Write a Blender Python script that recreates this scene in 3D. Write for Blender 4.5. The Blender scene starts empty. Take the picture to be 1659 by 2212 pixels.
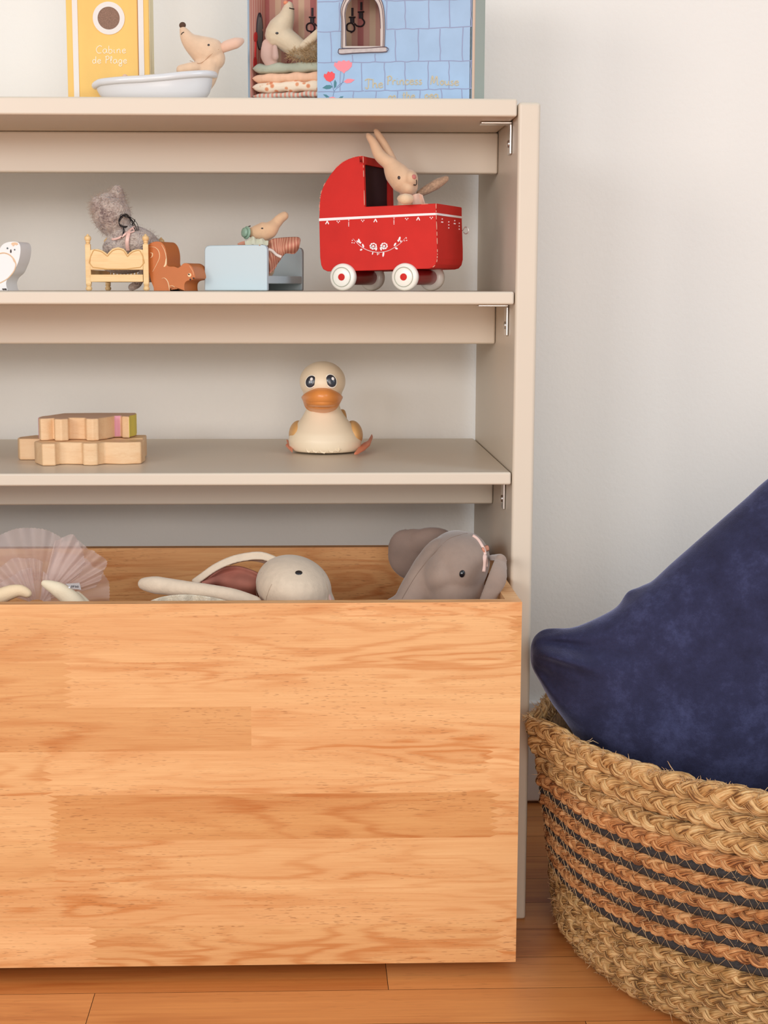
import bpy, bmesh, math, random
import numpy as np
from mathutils import Vector, Matrix, Euler, noise as mnoise
random.seed(7); rng = np.random.default_rng(7)
S = bpy.context.scene
COL = S.collection
PI = math.pi

# ------------------------------------------------------------------ camera
F_PX, PITCH, YAW, ROLL, SX, CAMH = 3256.9, .14815, .0286, .00083, -70.8, .65837
CAM = Vector((0, -1.5, CAMH))
fwd0 = Vector((math.sin(YAW), math.cos(YAW), 0))
R0 = Vector((math.cos(YAW), -math.sin(YAW), 0))
FW = fwd0 * math.cos(PITCH) + Vector((0, 0, -math.sin(PITCH)))
U0 = fwd0 * math.sin(PITCH) + Vector((0, 0, math.cos(PITCH)))
RT = R0 * math.cos(ROLL) + U0 * math.sin(ROLL)
UP = -R0 * math.sin(ROLL) + U0 * math.cos(ROLL)
cd = bpy.data.cameras.new('camera'); cam = bpy.data.objects.new('camera', cd); COL.objects.link(cam)
cd.sensor_fit = 'VERTICAL'; cd.sensor_height = 36; cd.sensor_width = 27
cd.lens = F_PX / 2212 * 36; cd.shift_x = -SX / 2212; cd.clip_start = .05
M = Matrix((RT, UP, -FW)).transposed().to_4x4(); M.translation = CAM
cam.matrix_world = M
S.camera = cam

# ------------------------------------------------------------------ light
S.view_settings.view_transform = 'Standard'; S.view_settings.look = 'None'
S.view_settings.exposure = -0.05; S.view_settings.gamma = 1.0; S.view_settings.use_curve_mapping = False
w = bpy.data.worlds.new('world'); S.world = w; w.use_nodes = True
w.node_tree.nodes['Background'].inputs[0].default_value = (.90, .94, 1.0, 1)
w.node_tree.nodes['Background'].inputs[1].default_value = .55

def area(name, loc, target, size, power, color, sy=None):
    l = bpy.data.lights.new(name, 'AREA'); l.energy = power; l.color = color; l.size = size
    if sy: l.shape = 'RECTANGLE'; l.size_y = sy
    o = bpy.data.objects.new(name, l); COL.objects.link(o); o.location = loc
    o.rotation_euler = (Vector(target) - Vector(loc)).to_track_quat('-Z', 'Y').to_euler()
    return o
area('window_light', (-2.0, -2.6, 1.30), (0, .1, .6), .8, 24, (1.0, .95, .90))
area('low_fill_light', (-1.3, -3.2, 1.25), (0, .1, .5), .5, 17, (.93, .95, 1.0))  # unseen lamp added low on the left, reaches deeper into the compartments
area('side_window_light', (2.4, -1.9, 1.9), (.5, .3, .6), 1.2, 25, (.74, .87, 1.0))
area('front_fill_light', (-.2, -3.4, 1.2), (0, .1, .5), 2.0, 19, (.86, .94, 1.0))  # broad fill added behind the camera to brighten the shelf interiors
area('near_fill_light', (.05, -2.1, .75), (0, .2, .6), .8, 9.4, (1.0, .80, .64))  # warm fill added close behind the camera, not a lamp of the room

# ------------------------------------------------------------------ pixel helpers (photo frame 1659 x 2212)
def ray(px, py):
    return RT * ((px - 829.5 - SX) / F_PX) + UP * (-(py - 1106) / F_PX) + FW
def P(px, py, Y):
    d = ray(px, py); return CAM + d * ((Y + 1.5) / d.y)
def PZ(px, py, Z):
    d = ray(px, py); return CAM + d * ((Z - CAMH) / d.z)
def PP(px, py, o, n):
    d = ray(px, py); return CAM + d * ((Vector(o) - CAM).dot(n) / d.dot(n))
def SC(Y): return (1.5 + Y) / F_PX * 1.01
def K(ox, oy, s): return lambda x, y: (ox + x / s, oy + y / s)

# ------------------------------------------------------------------ mesh helpers
def link(name, me, mat, parent=None, smooth=False):
    o = bpy.data.objects.new(name, me); COL.objects.link(o)
    if mat is not None:
        for m in (mat if isinstance(mat, (list, tuple)) else [mat]): me.materials.append(m)
    if parent is not None:
        o.parent = parent; o.matrix_parent_inverse = root_mw(parent).inverted()
    if smooth: me.polygons.foreach_set('use_smooth', [True] * len(me.polygons))
    return o
def root_mw(p):
    m = Matrix.Translation(p.location) @ p.rotation_euler.to_matrix().to_4x4()
    if p.parent: m = root_mw(p.parent) @ p.matrix_parent_inverse @ m
    return m
def thing(name, label, cat, loc=(0, 0, 0), group=None):
    o = bpy.data.objects.new(name, None); COL.objects.link(o); o.location = loc
    o.empty_display_size = .02
    o['label'] = label; o['category'] = cat
    if group: o['group'] = group
    return o
def tag(o, label, cat, group=None):
    o['label'] = label; o['category'] = cat
    if group: o['group'] = group
    return o

class MB:
    """collects geometry for ONE mesh"""
    def __init__(s): s.v = []; s.f = []; s.uv = {}; s.mi = {}
    def add(s, verts, faces, uvs=None, mi=0):
        b = len(s.v); s.v += [tuple(v) for v in verts]
        for i, f in enumerate(faces):
            if uvs: s.uv[len(s.f)] = [uvs[k] for k in f]
            if mi: s.mi[len(s.f)] = mi
            s.f.append([k + b for k in f])
        return s
    def box(s, a, b, mi=0):
        (x0, y0, z0), (x1, y1, z1) = a, b
        v = [(x0,y0,z0),(x1,y0,z0),(x1,y1,z0),(x0,y1,z0),(x0,y0,z1),(x1,y0,z1),(x1,y1,z1),(x0,y1,z1)]
        return s.add(v, [(0,3,2,1),(4,5,6,7),(0,1,5,4),(1,2,6,5),(2,3,7,6),(3,0,4,7)], mi=mi)
    def obox(s, o, ax, ay, az, mi=0):
        o, ax, ay, az = map(Vector, (o, ax, ay, az))
        v = [o, o+ax, o+ax+ay, o+ay, o+az, o+ax+az, o+ax+ay+az, o+ay+az]
        return s.add(v, [(0,3,2,1),(4,5,6,7),(0,1,5,4),(1,2,6,5),(2,3,7,6),(3,0,4,7)], mi=mi)
    def prism(s, pts, ext, mi=0):
        pts = [Vector(p) for p in pts]; ext = Vector(ext); n = len(pts)
        v = pts + [p + ext for p in pts]
        # orientation
        nrm = Vector((0,0,0))
        for i in range(n): nrm += pts[i].cross(pts[(i+1) % n])
        flip = nrm.dot(ext) > 0
        fs = [list(range(n)), list(range(2*n-1, n-1, -1))] + [[(i+1) % n, i, i+n, (i+1) % n + n] for i in range(n)]
        if flip: fs = [f[::-1] for f in fs]
        return s.add(v, fs, mi=mi)
    def tube(s, pts, rad, seg=8, cap=True, flat=None, nrm=None, twist=0, mi=0):
        """rad: number/list; flat: (a,b) multipliers along side/normal; nrm: list of normals"""
        pts = [Vector(p) for p in pts]; n = len(pts)
        if not hasattr(rad, '__len__'): rad = [rad] * n
        T = []
        for i in range(n):
            t = pts[min(i+1, n-1)] - pts[max(i-1, 0)]
            T.append(t.normalized() if t.length > 1e-9 else Vector((0,0,1)))
        N = Vector((0,0,1)) if abs(T[0].z) < .9 else Vector((0,1,0))
        V = []; UV = []; L = 0
        for i in range(n):
            if nrm is not None: N = Vector(nrm[i])
            N = (N - T[i] * N.dot(T[i])).normalized(); B = T[i].cross(N)
            if i: L += (pts[i] - pts[i-1]).length
            a, b = flat if flat else (1, 1)
            for k in range(seg):
                an = 2*PI*k/seg + twist
                V.append(pts[i] + B * (math.cos(an)*rad[i]*a) + N * (math.sin(an)*rad[i]*b)); UV.append((k/seg, L))
        Fs = []
        for i in range(n-1):
            for k in range(seg):
                Fs.append((i*seg+k, i*seg+(k+1) % seg, (i+1)*seg+(k+1) % seg, (i+1)*seg+k))
        if cap: Fs += [tuple(range(seg-1, -1, -1)), tuple((n-1)*seg+k for k in range(seg))]
        return s.add(V, Fs, UV, mi=mi)
    def ell(s, c, r, rot=None, nu=20, nv=12, mi=0):
        c = Vector(c); R = rot if rot else Matrix.Identity(3)
        V = [c + R @ Vector((0,0,r[2]))]
        for j in range(1, nv):
            t = PI*j/nv
            for i in range(nu):
                a = 2*PI*i/nu
                V.append(c + R @ Vector((r[0]*math.sin(t)*math.cos(a), r[1]*math.sin(t)*math.sin(a), r[2]*math.cos(t))))
        V.append(c + R @ Vector((0,0,-r[2]))); Fs = []
        for i in range(nu): Fs.append((0, 1+i, 1+(i+1) % nu))
        for j in range(nv-2):
            for i in range(nu):
                a = 1+j*nu; Fs.append((a+i, a+nu+i, a+nu+(i+1) % nu, a+(i+1) % nu))
        e = len(V)-1; a = 1+(nv-2)*nu
        for i in range(nu): Fs.append((a+i, e, a+(i+1) % nu))
        return s.add(V, Fs, mi=mi)
    def lathe(s, c, axis, prof, seg=24, mi=0):
        """prof: list of (radius, height along axis)"""
        c = Vector(c); A = Vector(axis).normalized()
        X = A.cross(Vector((0,0,1)) if abs(A.z) < .9 else Vector((1,0,0))).normalized(); Y = A.cross(X)
        V = []
        for r, h in prof:
            for k in range(seg):
                a = 2*PI*k/seg; V.append(c + A*h + X*(max(r, 1e-5)*math.cos(a)) + Y*(max(r, 1e-5)*math.sin(a)))
        Fs = [(i*seg+k, i*seg+(k+1) % seg, (i+1)*seg+(k+1) % seg, (i+1)*seg+k) for i in range(len(prof)-1) for k in range(seg)]
        Fs += [tuple(range(seg-1, -1, -1)), tuple((len(prof)-1)*seg+k for k in range(seg))]
        return s.add(V, Fs, mi=mi)
    def grid(s, fn, nu, nv, mi=0):
        V = []; UV = []
        for j in range(nv+1):
            for i in range(nu+1):
                V.append(fn(i/nu, j/nv)); UV.append((i/nu, j/nv))
        Fs = [(j*(nu+1)+i, j*(nu+1)+i+1, (j+1)*(nu+1)+i+1, (j+1)*(nu+1)+i) for j in range(nv) for i in range(nu)]
        return s.add(V, Fs, UV, mi=mi)
    def mesh(s, name):
        me = bpy.data.meshes.new(name); me.from_pydata(s.v, [], s.f)
        if s.uv:
            ul = me.uv_layers.new(name='UVMap'); dat = np.zeros((len(me.loops), 2), dtype=np.float32); k = 0
            for i, f in enumerate(s.f):
                u = s.uv.get(i)
                for j in range(len(f)):
                    if u: dat[k] = u[j]
                    k += 1
            ul.data.foreach_set('uv', dat.ravel())
        if s.mi:
            me.polygons.foreach_set('material_index', [s.mi.get(i, 0) for i in range(len(s.f))])
        me.update(); return me
    def build(s, name, mat, parent=None, smooth=False, bevel=0, seg=3, subd=0, fix=False):
        me = s.mesh(name)
        if fix:
            bm = bmesh.new(); bm.from_mesh(me); bmesh.ops.recalc_face_normals(bm, faces=bm.faces); bm.to_mesh(me); bm.free()
        o = link(name, me, mat, parent, smooth)
        if bevel:
            m = o.modifiers.new('bevel', 'BEVEL'); m.width = bevel; m.segments = seg; m.limit_method = 'ANGLE'; m.angle_limit = math.radians(40)
            m.harden_normals = True
            me.polygons.foreach_set('use_smooth', [True] * len(me.polygons))
        if subd:
            m = o.modifiers.new('sub', 'SUBSURF'); m.levels = subd; m.render_levels = subd
        return o

def catmull(pts, n=8, closed=False):
    pts = [Vector(p) for p in pts]; out = []; N = len(pts)
    rngi = range(N if closed else N-1)
    for i in rngi:
        if closed: a, b, c, d = pts[(i-1) % N], pts[i], pts[(i+1) % N], pts[(i+2) % N]
        else: a, b, c, d = pts[max(i-1, 0)], pts[i], pts[i+1], pts[min(i+2, N-1)]
        for k in range(n):
            t = k/n
            out.append(.5*((2*b) + (c-a)*t + (2*a-5*b+4*c-d)*t*t + (3*b-a-3*c+d)*t**3))
    if not closed: out.append(pts[-1])
    return out
def lerp(a, b, t): return a + (b-a)*t

def rotimg(deg, yaw=0):
    """rotation in the picture plane (about the depth axis), counter-clockwise in the picture"""
    return Matrix.Rotation(math.radians(-deg), 3, 'Y') @ Matrix.Rotation(math.radians(yaw), 3, 'Z')

def organic(name, mb, mat, parent=None, voxel=.0012, smooth=6, disp=None):
    me = mb.mesh(name)
    o = link(name, me, mat, parent, True)
    m = o.modifiers.new('remesh', 'REMESH'); m.mode = 'VOXEL'; m.voxel_size = voxel; m.use_smooth_shade = True
    if smooth:
        m = o.modifiers.new('smooth', 'SMOOTH'); m.iterations = smooth; m.factor = .5
    if disp:
        tx = bpy.data.textures.new(name + '_clouds', 'CLOUDS'); tx.noise_scale = disp[1]
        m = o.modifiers.new('disp', 'DISPLACE'); m.texture = tx; m.strength = disp[0]; m.mid_level = .5; m.texture_coords = 'GLOBAL'
    return o
from mathutils.bvhtree import BVHTree
def surf(o, c=None, off=.0):
    """picture point -> point on the front of a finished body, so sewn details sit on its cloth"""
    bpy.context.view_layer.update(); dg = bpy.context.evaluated_depsgraph_get(); t = BVHTree.FromObject(o, dg)
    def f(x, y, k=None):
        px, py = c(x, y) if c else (x, y); d = ray(px, py).normalized(); h, n, i, L = t.ray_cast(CAM, d)
        if h is None: h = P(px, py, root_mw(o.parent).translation.y)
        f.n = n if n else -d
        return h - d*(off if k is None else k)
    return f
def sewn(mb, f, x, y, r, dg=0):
    """flattened bead lying on the surface, r = metres (across, up, thick)"""
    p = f(x, y); rot = (-f.n).to_track_quat('Y', 'Z').to_matrix() @ rotimg(dg); mb.ell(p, (r[0], r[2], r[1]), rot, 24, 14); return mb
def blob(mb, px, py, Y, rx, rz, ry, deg=0):
    """ellipsoid with pixel radii rx (across) rz (up), ry metres deep"""
    k = SC(Y); mb.ell(P(px, py, Y), (rx*k, ry, rz*k), rotimg(deg), 28, 18); return mb
def limb(mb, pts, rad, seg=14, flat=None, n=6):
    """pts: (px,py,Y); rad px"""
    c = catmull([P(*p) for p in pts], n); r = []
    m = len(pts)
    for i in range(len(c)):
        t = i/n; j = min(int(t), m-2); r.append(lerp(rad[j], rad[j+1], t-j)*SC(pts[j][2]))
    mb.tube(c, r, seg, flat=flat, nrm=([Vector((0, 1, 0))]*len(c) if flat else None))
    k_ = flat[1] if flat else 1
    mb.ell(c[0], (r[0]*.98, r[0]*.98*k_, r[0]*.98), None, 14, 8); mb.ell(c[-1], (r[-1]*.98, r[-1]*.98*k_, r[-1]*.98), None, 14, 8)
    return mb

# ------------------------------------------------------------------ materials
def new_mat(name):
    m = bpy.data.materials.new(name); m.use_nodes = True
    nt = m.node_tree; return m, nt, nt.nodes['Principled BSDF']
def nd(nt, t, **kw):
    n = nt.nodes.new(t)
    for k, v in kw.items():
        if k.startswith('i_'): n.inputs[k[2:].replace('_', ' ')].default_value = v
        else: setattr(n, k, v)
    return n
def srgb(r, g, b):
    f = lambda c: (c/255/12.92 if c/255 <= .04045 else ((c/255+.055)/1.055)**2.4)
    return (f(r), f(g), f(b), 1)
def ramp(nt, stops):
    n = nt.nodes.new('ShaderNodeValToRGB'); cr = n.color_ramp
    while len(cr.elements) > 1: cr.elements.remove(cr.elements[-1])
    cr.elements[0].position = stops[0][0]; cr.elements[0].color = stops[0][1]
    for p, c in stops[1:]:
        e = cr.elements.new(p); e.color = c
    return n
def coords(nt, scale=(1, 1, 1), kind='Object', loc=(0, 0, 0)):
    tc = nt.nodes.new('ShaderNodeTexCoord'); mp = nt.nodes.new('ShaderNodeMapping')
    mp.inputs['Scale'].default_value = scale; mp.inputs['Location'].default_value = loc
    nt.links.new(tc.outputs[kind], mp.inputs['Vector']); return mp.outputs['Vector']
def simple(name, col, rough=.5, var=.0, vscale=60, bump=0, bscale=300, sheen=0, metal=0, coat=0, bdist=.001, stretch=(1, 1, 1), sheen_tint=None, spec=.5):
    m, nt, b = new_mat(name); b.inputs['Base Color'].default_value = col; b.inputs['Roughness'].default_value = rough
    b.inputs['Metallic'].default_value = metal; b.inputs['Specular IOR Level'].default_value = spec
    if sheen:
        b.inputs['Sheen Weight'].default_value = sheen; b.inputs['Sheen Roughness'].default_value = .45
        if sheen_tint: b.inputs['Sheen Tint'].default_value = sheen_tint
    if coat: b.inputs['Coat Weight'].default_value = coat; b.inputs['Coat Roughness'].default_value = .15
    if var:
        v = coords(nt, stretch); n = nd(nt, 'ShaderNodeTexNoise'); n.inputs['Scale'].default_value = vscale; n.inputs['Detail'].default_value = 5
        nt.links.new(v, n.inputs['Vector'])
        a = tuple(max(0, c*(1-var)) for c in col[:3]) + (1,); c2 = tuple(min(1, c*(1+var)) for c in col[:3]) + (1,)
        r = ramp(nt, [(.3, a), (.7, c2)]); nt.links.new(n.outputs['Fac'], r.inputs[0]); nt.links.new(r.outputs[0], b.inputs['Base Color'])
    if bump:
        v = coords(nt, stretch); n = nd(nt, 'ShaderNodeTexNoise'); n.inputs['Scale'].default_value = bscale; n.inputs['Detail'].default_value = 4
        nt.links.new(v, n.inputs['Vector'])
        bp = nd(nt, 'ShaderNodeBump'); bp.inputs['Strength'].default_value = bump; bp.inputs['Distance'].default_value = bdist
        nt.links.new(n.outputs['Fac'], bp.inputs['Height']); nt.links.new(bp.outputs[0], b.inputs['Normal'])
    return m
def wood(name, light, dark, xs=(2.2, 30, 30), contour=7, rough=.42, pores=.35, tint=False, axis_scale=1.0, cstrength=.5, porecol=None):
    """procedural timber, grain runs along object x"""
    m, nt, b = new_mat(name); L = nt.links
    b.inputs['Roughness'].default_value = rough
    tc = nt.nodes.new('ShaderNodeTexCoord'); src = tc.outputs['Object']
    if tint:
        at = nd(nt, 'ShaderNodeAttribute', attribute_name='tint')
        ad = nd(nt, 'ShaderNodeVectorMath', operation='MULTIPLY_ADD'); L.new(at.outputs['Color'], ad.inputs[0]); ad.inputs[1].default_value = (3.7, 3.1, 5.3)
        L.new(src, ad.inputs[2]); src = ad.outputs[0]
    def mp(sc):
        q = nt.nodes.new('ShaderNodeMapping'); q.inputs['Scale'].default_value = tuple(c*axis_scale for c in sc); L.new(src, q.inputs['Vector']); return q.outputs[0]
    # broad tone + growth rings (contours of a stretched noise) + fine fibre
    n1 = nd(nt, 'ShaderNodeTexNoise', i_Scale=1.0, i_Detail=2.0, i_Distortion=.35); L.new(mp((xs[0], xs[1]*.5, xs[2]*.5)), n1.inputs['Vector'])
    mul = nd(nt, 'ShaderNodeMath', operation='MULTIPLY'); mul.inputs[1].default_value = contour*2; L.new(n1.outputs['Fac'], mul.inputs[0])
    n1b = nd(nt, 'ShaderNodeTexNoise', i_Scale=1.0, i_Detail=3.0); L.new(mp((xs[0]*5, xs[1]*4, xs[2]*4)), n1b.inputs['Vector'])
    add = nd(nt, 'ShaderNodeMath', operation='MULTIPLY_ADD'); add.inputs[1].default_value = 1.1; L.new(n1b.outputs['Fac'], add.inputs[0]); L.new(mul.outputs[0], add.inputs[2])
    m2p = nd(nt, 'ShaderNodeMath', operation='MULTIPLY'); m2p.inputs[1].default_value = 6.283; L.new(add.outputs[0], m2p.inputs[0])
    fr = nd(nt, 'ShaderNodeMath', operation='SINE'); L.new(m2p.outputs[0], fr.inputs[0])
    rr0 = ramp(nt, [(0, (0,0,0,1)), (.45, (.12,.12,.12,1)), (.8, (.6,.6,.6,1)), (1, (1,1,1,1))]); fm = nd(nt, 'ShaderNodeMath', operation='MULTIPLY_ADD'); fm.inputs[1].default_value = .5; fm.inputs[2].default_value = .5
    L.new(fr.outputs[0], fm.inputs[0]); L.new(fm.outputs[0], rr0.inputs[0])
    nm = nd(nt, 'ShaderNodeTexNoise', i_Scale=1.0, i_Detail=1.0); L.new(mp((xs[0]*.9, xs[1]*.35, xs[2]*.35)), nm.inputs['Vector'])
    rm = ramp(nt, [(.4, (.15,.15,.15,1)), (.62, (1,1,1,1))]); L.new(nm.outputs['Fac'], rm.inputs[0])
    rr = nd(nt, 'ShaderNodeMath', operation='MULTIPLY'); L.new(rr0.outputs[0], rr.inputs[0]); L.new(rm.outputs[0], rr.inputs[1])
    n2 = nd(nt, 'ShaderNodeTexNoise', i_Scale=1.0, i_Detail=6.0, i_Roughness=.65); L.new(mp((xs[0]*4, xs[1]*14, xs[2]*14)), n2.inputs['Vector'])
    n3 = nd(nt, 'ShaderNodeTexNoise', i_Scale=1.0, i_Detail=3.0); L.new(mp((xs[0]*.7, xs[1]*.7, xs[2]*.7)), n3.inputs['Vector'])
    f1 = nd(nt, 'ShaderNodeMath', operation='MULTIPLY'); f1.inputs[1].default_value = cstrength; L.new(rr.outputs[0], f1.inputs[0])
    f2 = nd(nt, 'ShaderNodeMath', operation='MULTIPLY_ADD'); f2.inputs[1].default_value = .75; L.new(n2.outputs['Fac'], f2.inputs[0]); L.new(f1.outputs[0], f2.inputs[2])
    f3 = nd(nt, 'ShaderNodeMath', operation='MULTIPLY_ADD'); f3.inputs[1].default_value = .9; L.new(n3.outputs['Fac'], f3.inputs[0]); L.new(f2.outputs[0], f3.inputs[2])
    f4 = nd(nt, 'ShaderNodeMath', operation='SUBTRACT'); f4.inputs[1].default_value = .42; L.new(f3.outputs[0], f4.inputs[0]); f4.use_clamp = True
    r = ramp(nt, [(0, light), (1, dark)]); L.new(f4.outputs[0], r.inputs[0]); out = r.outputs[0]
    # pores: short dark dashes
    n4 = nd(nt, 'ShaderNodeTexNoise', i_Scale=1.0, i_Detail=1.0); L.new(mp((xs[0]*36, xs[1]*22, xs[2]*22)), n4.inputs['Vector'])
    rp = ramp(nt, [(.62, (0,0,0,1)), (.70, (1,1,1,1))]); L.new(n4.outputs['Fac'], rp.inputs[0])
    n5 = nd(nt, 'ShaderNodeTexNoise', i_Scale=1.0, i_Detail=2.0); L.new(mp((xs[0]*2.2, xs[1]*.55, xs[2]*.55)), n5.inputs['Vector'])
    rq = ramp(nt, [(.42, (.12,.12,.12,1)), (.62, (1,1,1,1))]); L.new(n5.outputs['Fac'], rq.inputs[0])
    pm = nd(nt, 'ShaderNodeMath', operation='MULTIPLY'); L.new(rp.outputs[0], pm.inputs[0]); L.new(rq.outputs[0], pm.inputs[1])
    pm2 = nd(nt, 'ShaderNodeMath', operation='MULTIPLY'); pm2.inputs[1].default_value = pores; L.new(pm.outputs[0], pm2.inputs[0])
    mx = nd(nt, 'ShaderNodeMix', data_type='RGBA', blend_type='MIX'); L.new(pm2.outputs[0], mx.inputs['Factor'])
    L.new(out, mx.inputs['A']); mx.inputs['B'].default_value = porecol or tuple(c*.45 for c in dark[:3]) + (1,); out = mx.outputs['Result']
    if tint:
        sp = nd(nt, 'ShaderNodeSeparateColor'); L.new(at.outputs['Color'], sp.inputs[0])
        # tint.r: darkness, tint.g: yellow/red shift
        m2 = nd(nt, 'ShaderNodeMix', data_type='RGBA', blend_type='MULTIPLY'); m2.inputs['Factor'].default_value = 1
        rt = ramp(nt, [(0, (1.12, 1.16, 1.25, 1)), (.5, (1, 1, 1, 1)), (1, (.87, .76, .62, 1))]); L.new(sp.outputs[0], rt.inputs[0])
        L.new(out, m2.inputs['A']); L.new(rt.outputs[0], m2.inputs['B']); out = m2.outputs['Result']
    L.new(out, b.inputs['Base Color'])
    bp = nd(nt, 'ShaderNodeBump'); bp.inputs['Strength'].default_value = .12; bp.inputs['Distance'].default_value = .0006
    L.new(n2.outputs['Fac'], bp.inputs['Height']); L.new(bp.outputs[0], b.inputs['Normal'])
    return m

PAINT = simple('cream_paint', srgb(218, 205, 186), .38, var=.012, vscale=12, bump=.08, bscale=90, bdist=.0006, stretch=(.3, 1, 1))
WALL = simple('wall_plaster', srgb(243, 238, 230), .8, bump=.35, bscale=170, bdist=.0012)
SKIRT = simple('baseboard_paint', srgb(236, 232, 228), .45)
STEEL = simple('zinc_steel', (.75, .74, .72, 1), .28, metal=1.0)
BLACKGAP = simple('dark_gap', (.012, .008, .006, 1), .9)

# ------------------------------------------------------------------ the room
def plane_mb(a, b, c, d): return MB().add([a, b, c, d], [(0, 1, 2, 3)])
WY = .370
o = MB().box((-2.6, WY, 0), (2.6, WY+.1, 2.6)).build('wall_back', WALL); o['kind'] = 'structure'
# floor boards
FLOORW = wood('floor_timber', srgb(228, 158, 90), srgb(174, 96, 42), xs=(1.3, 17, 17), contour=4, rough=.36, pores=.25, tint=True, cstrength=.42)
def tinted(mb, tints, name, mat, parent=None, **kw):
    o = mb.build(name, mat, parent, **kw); me = o.data
    ca = me.color_attributes.new('tint', 'FLOAT_COLOR', 'CORNER')
    for p in me.polygons:
        t = tints[p.index] if p.index < len(tints) else (.4, .5, .5)
        for li in p.loop_indices: ca.data[li].color = (*t, 1)
    return o
mb = MB(); tn = []
PW = .0665; Y0 = PZ(600, 2141, 0).y
rows = list(range(-42, 10))
fr_ = random.Random(3)
known = {-1: [(-.295, .30), (.9, .55)], 0: [(-2, .8), (.075, .15), (.34, .55)]}
for r_ in rows:
    y0 = Y0 + r_*PW; y1 = y0 + PW
    if y0 > WY: break
    y1 = min(y1, WY)
    if r_ == -1: cuts = [(-2.6, .25), (PZ(205, 2146, 0).x, .42), (.75, .3)]
    elif r_ == 0: cuts = [(-2.6, .85), (PZ(836, 2110, 0).x, .2), (.42, .6)]
    else:
        x = -2.6 + fr_.random()*.3; cuts = [(-2.6, fr_.random())]
        while x < 2.6:
            cuts.append((x, .15 + .75*fr_.random())); x += .45 + fr_.random()*.8
    for i, (xa, t) in enumerate(cuts):
        xb = cuts[i+1][0] if i+1 < len(cuts) else 2.6
        g = .0003
        mb.add([(xa+g, y0+g, 0), (xb-g, y0+g, 0), (xb-g, y1-g, 0), (xa+g, y1-g, 0)], [(0, 1, 2, 3)]); tn.append((t, fr_.random(), fr_.random()))
nfl = len(tn)
mb.box((-2.6, -3.0, -.03), (2.6, WY+.1, -.0008), mi=1)
o = tinted(mb, tn, 'floor', [FLOORW, BLACKGAP]); o['kind'] = 'structure'
# baseboard
BZ = P(1150, 1516, WY-.012).z
o = MB().box((-2.6, WY-.012, .003), (2.6, WY, BZ)).build('baseboard_back', SKIRT, bevel=.003); o['kind'] = 'structure'

# ------------------------------------------------------------------ shelving unit
XP, PT, D = .20499, .0219, .3443
ZT, Z2, Z3 = .8393, .6541, .4743
XL = -.60
unit = thing('shelf_unit', 'cream painted open shelving unit against the wall, holding the toys', 'shelf', (-.2, .17, 0))
ZTOPP = P(1145, 220, 0).z
MB().box((XP, 0, 0), (XP+PT, D, ZTOPP)).build('side_panel', PAINT, unit, bevel=.0035)
MB().box((XL-PT, 0, 0), (XL, D, ZTOPP)).build('side_panel', PAINT, unit, bevel=.0035)
TH = [.0208, .0137, .0142]
GAP = [.0008, .0008, .0006]
def zat(py, px=500, Y=0): return P(px, py, Y).z
shelves = [(ZT, zat(250, 600)), (Z2, zat(658, 600)), (Z3, zat(1049, 600))]
for (zt, zb) in shelves:
    MB().box((XL+.0006, .0, zb), (XP-.0012, D, zt)).build('shelf', PAINT, unit, bevel=.0022)
rails = [(shelves[0][1], zat(374, 600, .152)), (shelves[1][1], zat(743, 600, .152)), (shelves[2][1], zat(1090, 600, .152))]
for (zt, zb) in rails:
    MB().box((XL+.0004, .1524, zb), (XP-.0004, .1704, zt-.0003)).build('rail', PAINT, unit, bevel=.0022)
# brackets
for (zt, zb), ys in zip(rails, (.040, .045, .047)):
    br = MB(); wY = .017; t = .0022; a = .031; x1 = XP-.0006; z1 = zt-.0004
    br.box((x1-a, ys, z1-t), (x1, ys+wY, z1)); br.box((x1-t, ys, z1-a*1.02), (x1, ys+wY, z1-t))
    b_ = br.build('bracket', STEEL, unit, bevel=.0008)
    sc = MB(); sc.lathe((x1-t, ys+wY/2, z1-a*.68), (-1, 0, 0), [(.0038, 0), (.0036, .0008), (.002, .0016)], 16)
    sc.build('screw', STEEL, b_, smooth=True)

# ------------------------------------------------------------------ timber crate
CR = wood('crate_timber', srgb(238, 190, 132), srgb(200, 128, 68), xs=(3.0, 46, 46), contour=5.0, rough=.40, pores=.55, tint=True, cstrength=.45)
ZB1 = P(500, 1303.5, -.126).z; ZB0 = P(500, 2085, -.126).z
XB, YB, CT, CDEP, XBL = .1989, -.1262, .0135, .316, -.585
crate = thing('toy_crate', 'large open crate of finger-jointed pale timber standing on the floor under the shelves', 'crate', (-.19, 0, 0))
def rowz(py): return P(560, py, YB).z
Zs = [rowz(y) for y in (1303.5, 1333, 1429, 1526, 1621, 1715, 1813, 1902, 1998)] + [ZB0]
Zs[0] = ZB1
X_ = lambda px: P(px, 1700, YB).x
rowdef = [ # list of (end px of piece, tint)
    [(735, .38), (1140, .10)],
    [(142, .60), (1095, .34), (1140, .80)],
    [(146, .72), (1140, .32)],
    [(544, .74), (1140, .22)],
    [(96, .42), (1049, .26), (1140, .12)],
    [(107, .40), (1062, .92), (1140, .45)],
    [(103, .62), (1140, .40)],
    [(1140, .36)],
    [(184, .06), (1078, .62), (1140, .28)]]
mb = MB(); tn = []; rr_ = random.Random(5)
pts3 = lambda poly: [(x, YB, z) for x, z in poly]
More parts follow.
